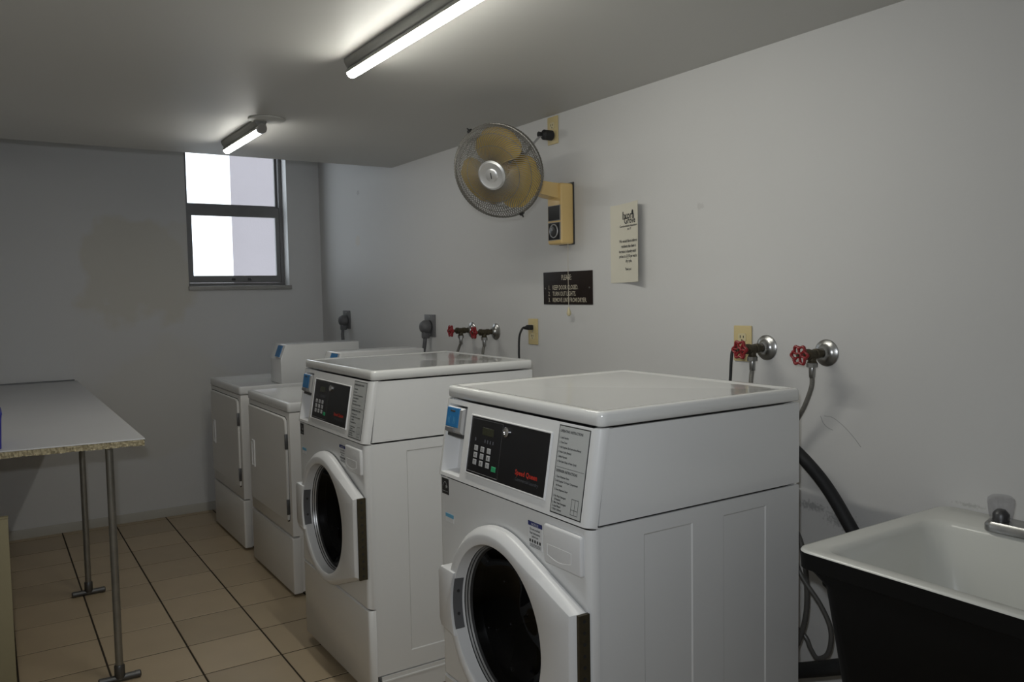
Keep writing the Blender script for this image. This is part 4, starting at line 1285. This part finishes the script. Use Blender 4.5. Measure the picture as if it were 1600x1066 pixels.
hose(3.104, 1.230, [(-0.072, 3.108, 1.14), (-0.075, 3.11, 1.06), (-0.10, 3.08, 0.90), (-0.20, 2.98, 0.78), (-0.268, 2.95, 0.75)], 'braided hose under the valve beside the black-plugged outlet')

lo_ = thing('supply_hose', 'thin grey hose looping down behind the nearest washer under the sink corner', 'hose', (-0.15, 1.26, 0.4))
MB(-0.15, 1.26, 0.4).tube([(-0.264, 1.42, 0.78), (-0.22, 1.36, 0.79), (-0.16, 1.295, 0.74), (-0.15, 1.272, 0.66), (-0.15, 1.262, 0.58), (-0.15, 1.266, 0.50), (-0.15, 1.29, 0.42), (-0.16, 1.34, 0.30), (-0.19, 1.42, 0.16), (-0.266, 1.44, 0.12)], 0.0075, 10).build('hose_tube', 'grey_hose', lo_)
l3 = thing('supply_hose', 'thin grey hose with a hanging loop, outermost behind the nearest washer', 'hose', (-0.145, 1.22, 0.4))
MB(-0.145, 1.22, 0.4).tube([(-0.266, 1.37, 0.80), (-0.20, 1.33, 0.745), (-0.178, 1.297, 0.69), (-0.172, 1.262, 0.62), (-0.152, 1.217, 0.55), (-0.140, 1.193, 0.485), (-0.140, 1.200, 0.42), (-0.142, 1.232, 0.392), (-0.125, 1.268, 0.402), (-0.120, 1.30, 0.435), (-0.18, 1.37, 0.50), (-0.266, 1.42, 0.56)], 0.0068, 10).build('hose_tube', 'grey_hose', l3)

dh = thing('drain_hose', 'thick black drain hose arching down behind the sink from the nearest washer', 'hose', (-0.08, 1.2, 0.03))
MB(-0.08, 1.2, 0.03).tube([(-0.256, 1.46, 0.86), (-0.20, 1.46, 0.93), (-0.120, 1.43, 0.985), (-0.100, 1.385, 0.972), (-0.080, 1.335, 0.930), (-0.065, 1.27, 0.862), (-0.065, 1.20, 0.775), (-0.060, 1.10, 0.62), (-0.055, 1.04, 0.42), (-0.055, 1.02, 0.20), (-0.055, 1.02, 0.012)], 0.0185, 16, 10).build('hose_tube', 'black_rubber', dh)
MB(-0.08, 1.2, 0.03).lathe((-0.055, 1.02, 0.0), (0, 0, 1), [(0, 0.042), (0.006, 0.042), (0.010, 0.024), (0.035, 0.022), (0.035, 0.0185)], 24, True).build('floor_collar', 'pipe_dark', dh)
wp = thing('waste_pipe', 'black waste pipe sloping from the sink down behind the nearest washer', 'pipe', (-0.2, 1.2, 0.35))
MB(-0.2, 1.2, 0.35).tube([(-0.215, 1.80, 0.16), (-0.208, 1.5, 0.255), (-0.200, 1.2, 0.390), (-0.195, 1.05, 0.455), (-0.20, 0.90, 0.47)], 0.021, 16, 6).build('pipe_run', 'black_rubber', wp)
MB(-0.2, 1.2, 0.35).cyl((-0.20, 0.92, 0.466), (-0.20, 0.88, 0.470), 0.027, seg=18).build('pipe_coupling', 'black_rubber', wp)

# ------------------------------------------------------------------ sign and notice
sy, szc = 2.540, 1.428
sg = thing('rules_sign', 'dark brown plastic sign with three engraved rules, behind the fan pull cord', 'sign', (0, sy, szc))
b = MB(0, sy, szc)
b.box(-0.0045, -0.0003, sy - 0.167, sy + 0.165, szc - 0.068, szc + 0.068, 0.0008)
bd = b.build('sign_board', 'sign_brown', sg)
lx = -0.0049
text_mesh([('PLEASE:', 0.030, (lx, sy + 0.036, szc + 0.034), 'LEFT'),
           ('1.', 0.026, (lx, sy + 0.129, szc - 0.006), 'LEFT'), ('KEEP DOOR CLOSED.', 0.026, (lx, sy + 0.099, szc - 0.006), 'LEFT'),
           ('2.', 0.026, (lx, sy + 0.129, szc - 0.032), 'LEFT'), ('TURN OUT LIGHTS.', 0.026, (lx, sy + 0.099, szc - 0.032), 'LEFT'),
           ('3.', 0.026, (lx, sy + 0.129, szc - 0.058), 'LEFT'), ('REMOVE LINT FROM DRYER.', 0.026, (lx, sy + 0.099, szc - 0.058), 'LEFT')],
          (0, -1, 0), (0, 0, 1), 'sign_lettering', 'sign_print', bd, (0, sy, szc), 0.004, 0.70)
for s in (-1, 1):
    MB(0, sy, szc).lathe((-0.0045, sy + s * 0.150, szc), (-1, 0, 0), [(0, 0.004), (0.0015, 0.0035), (0.0015, 0)], 10).build('screw', 'worn_chrome', bd)

py, pz = 2.172, 1.588
pn = thing('paper_notice', 'cream paper notice with a black letterhead, curling off the wall', 'notice', (0, py, pz))
# the sheet lies on the wall at its far edge and lifts towards its near edge
PX = lambda y: -0.002 - 0.030 * max(0.0, (py + 0.065 - y) / 0.155) ** 1.8
b = MB(0, py, pz)
ys = [py + 0.089 - 0.194 * k / 16 for k in range(17)]
b.loft([[(PX(y), y, pz + 0.146 + 0.004 * (k / 16)) for k, y in enumerate(ys)], [(PX(y), y, pz) for y in ys], [(PX(y), y, pz - 0.146 + 0.003 * (k / 16)) for k, y in enumerate(ys)]], closed=False)
b.loft([[(PX(y) + 0.0006, y, pz + 0.146 + 0.004 * (k / 16)) for k, y in enumerate(ys)], [(PX(y) + 0.0006, y, pz - 0.146 + 0.003 * (k / 16)) for k, y in enumerate(ys)]], closed=False)
sh = b.build('sheet', 'paper', pn, ang=1.5, fix=False)
cyp = py - 0.028
for nm, lines, sq in (('letterhead', [('Ixora', 0.040, (0, cyp + 0.043, pz + 0.090), 'LEFT'), ('Grove', 0.032, (0, cyp + 0.032, pz + 0.073), 'LEFT'),
                                     ('Condominium Association', 0.0115, (0, cyp - 0.004, pz + 0.061), 'CENTER'), ('July 27', 0.010, (0, cyp - 0.006, pz + 0.050), 'CENTER')], 1.05),
                      ('notice_text', [('We would like to inform a', 0.0158, (0, cyp + 0.064, pz + 0.004), 'LEFT'), ('residents that there is', 0.0158, (0, cyp + 0.052, pz - 0.015), 'LEFT'),
                                       ('increase in laundry machi', 0.0158, (0, cyp + 0.066, pz - 0.034), 'LEFT'), ('prices to $1.50 per wash a', 0.0158, (0, cyp + 0.065, pz - 0.052), 'LEFT'),
                                       ('dry cycle.', 0.0158, (0, cyp + 0.022, pz - 0.070), 'LEFT'), ('Thank you!', 0.0130, (0, cyp + 0.026, pz - 0.099), 'LEFT')], 0.78)):
    tx = text_mesh(lines, (0, -1, 0), (0, 0, 1), nm, 'print_black', sh, (0, 0, 0), 0.022, sq)
    for v in tx.data.vertices:      # the print follows the sheet
        v.co = Vector((PX(v.co.y) - 0.0006, v.co.y - py, v.co.z - pz))
b = MB(0, py, pz)
lp = lambda cy, cz_, a, ln_: [Vector((PX(cy) - 0.0008, cy - ln_ * t * math.cos(a) + wv * math.sin(math.pi * t) * ln_ * 0.28 * math.sin(a), cz_ + ln_ * t * math.sin(a) + wv * math.sin(math.pi * t) * ln_ * 0.28 * math.cos(a))) for wv, rng in ((1, range(0, 7)), (-1, range(5, 0, -1))) for t in [q / 6 for q in rng]]
for cy, cz_, a, ln_ in ((cyp - 0.040, pz + 0.088, 0.9, 0.030), (cyp - 0.043, pz + 0.097, 0.2, 0.024), (cyp - 0.036, pz + 0.100, 1.7, 0.022), (cyp - 0.046, pz + 0.082, -0.5, 0.020)):
    b.poly(lp(cy, cz_, a, ln_))
b.build('leaf_emblem', 'print_black', sh)
MB(0, py, pz).box(PX(cyp + 0.005) - 0.0009, PX(cyp + 0.005) - 0.0006, cyp - 0.010, cyp + 0.012, pz - 0.0555, pz - 0.0547).build('underline', 'print_black', sh)
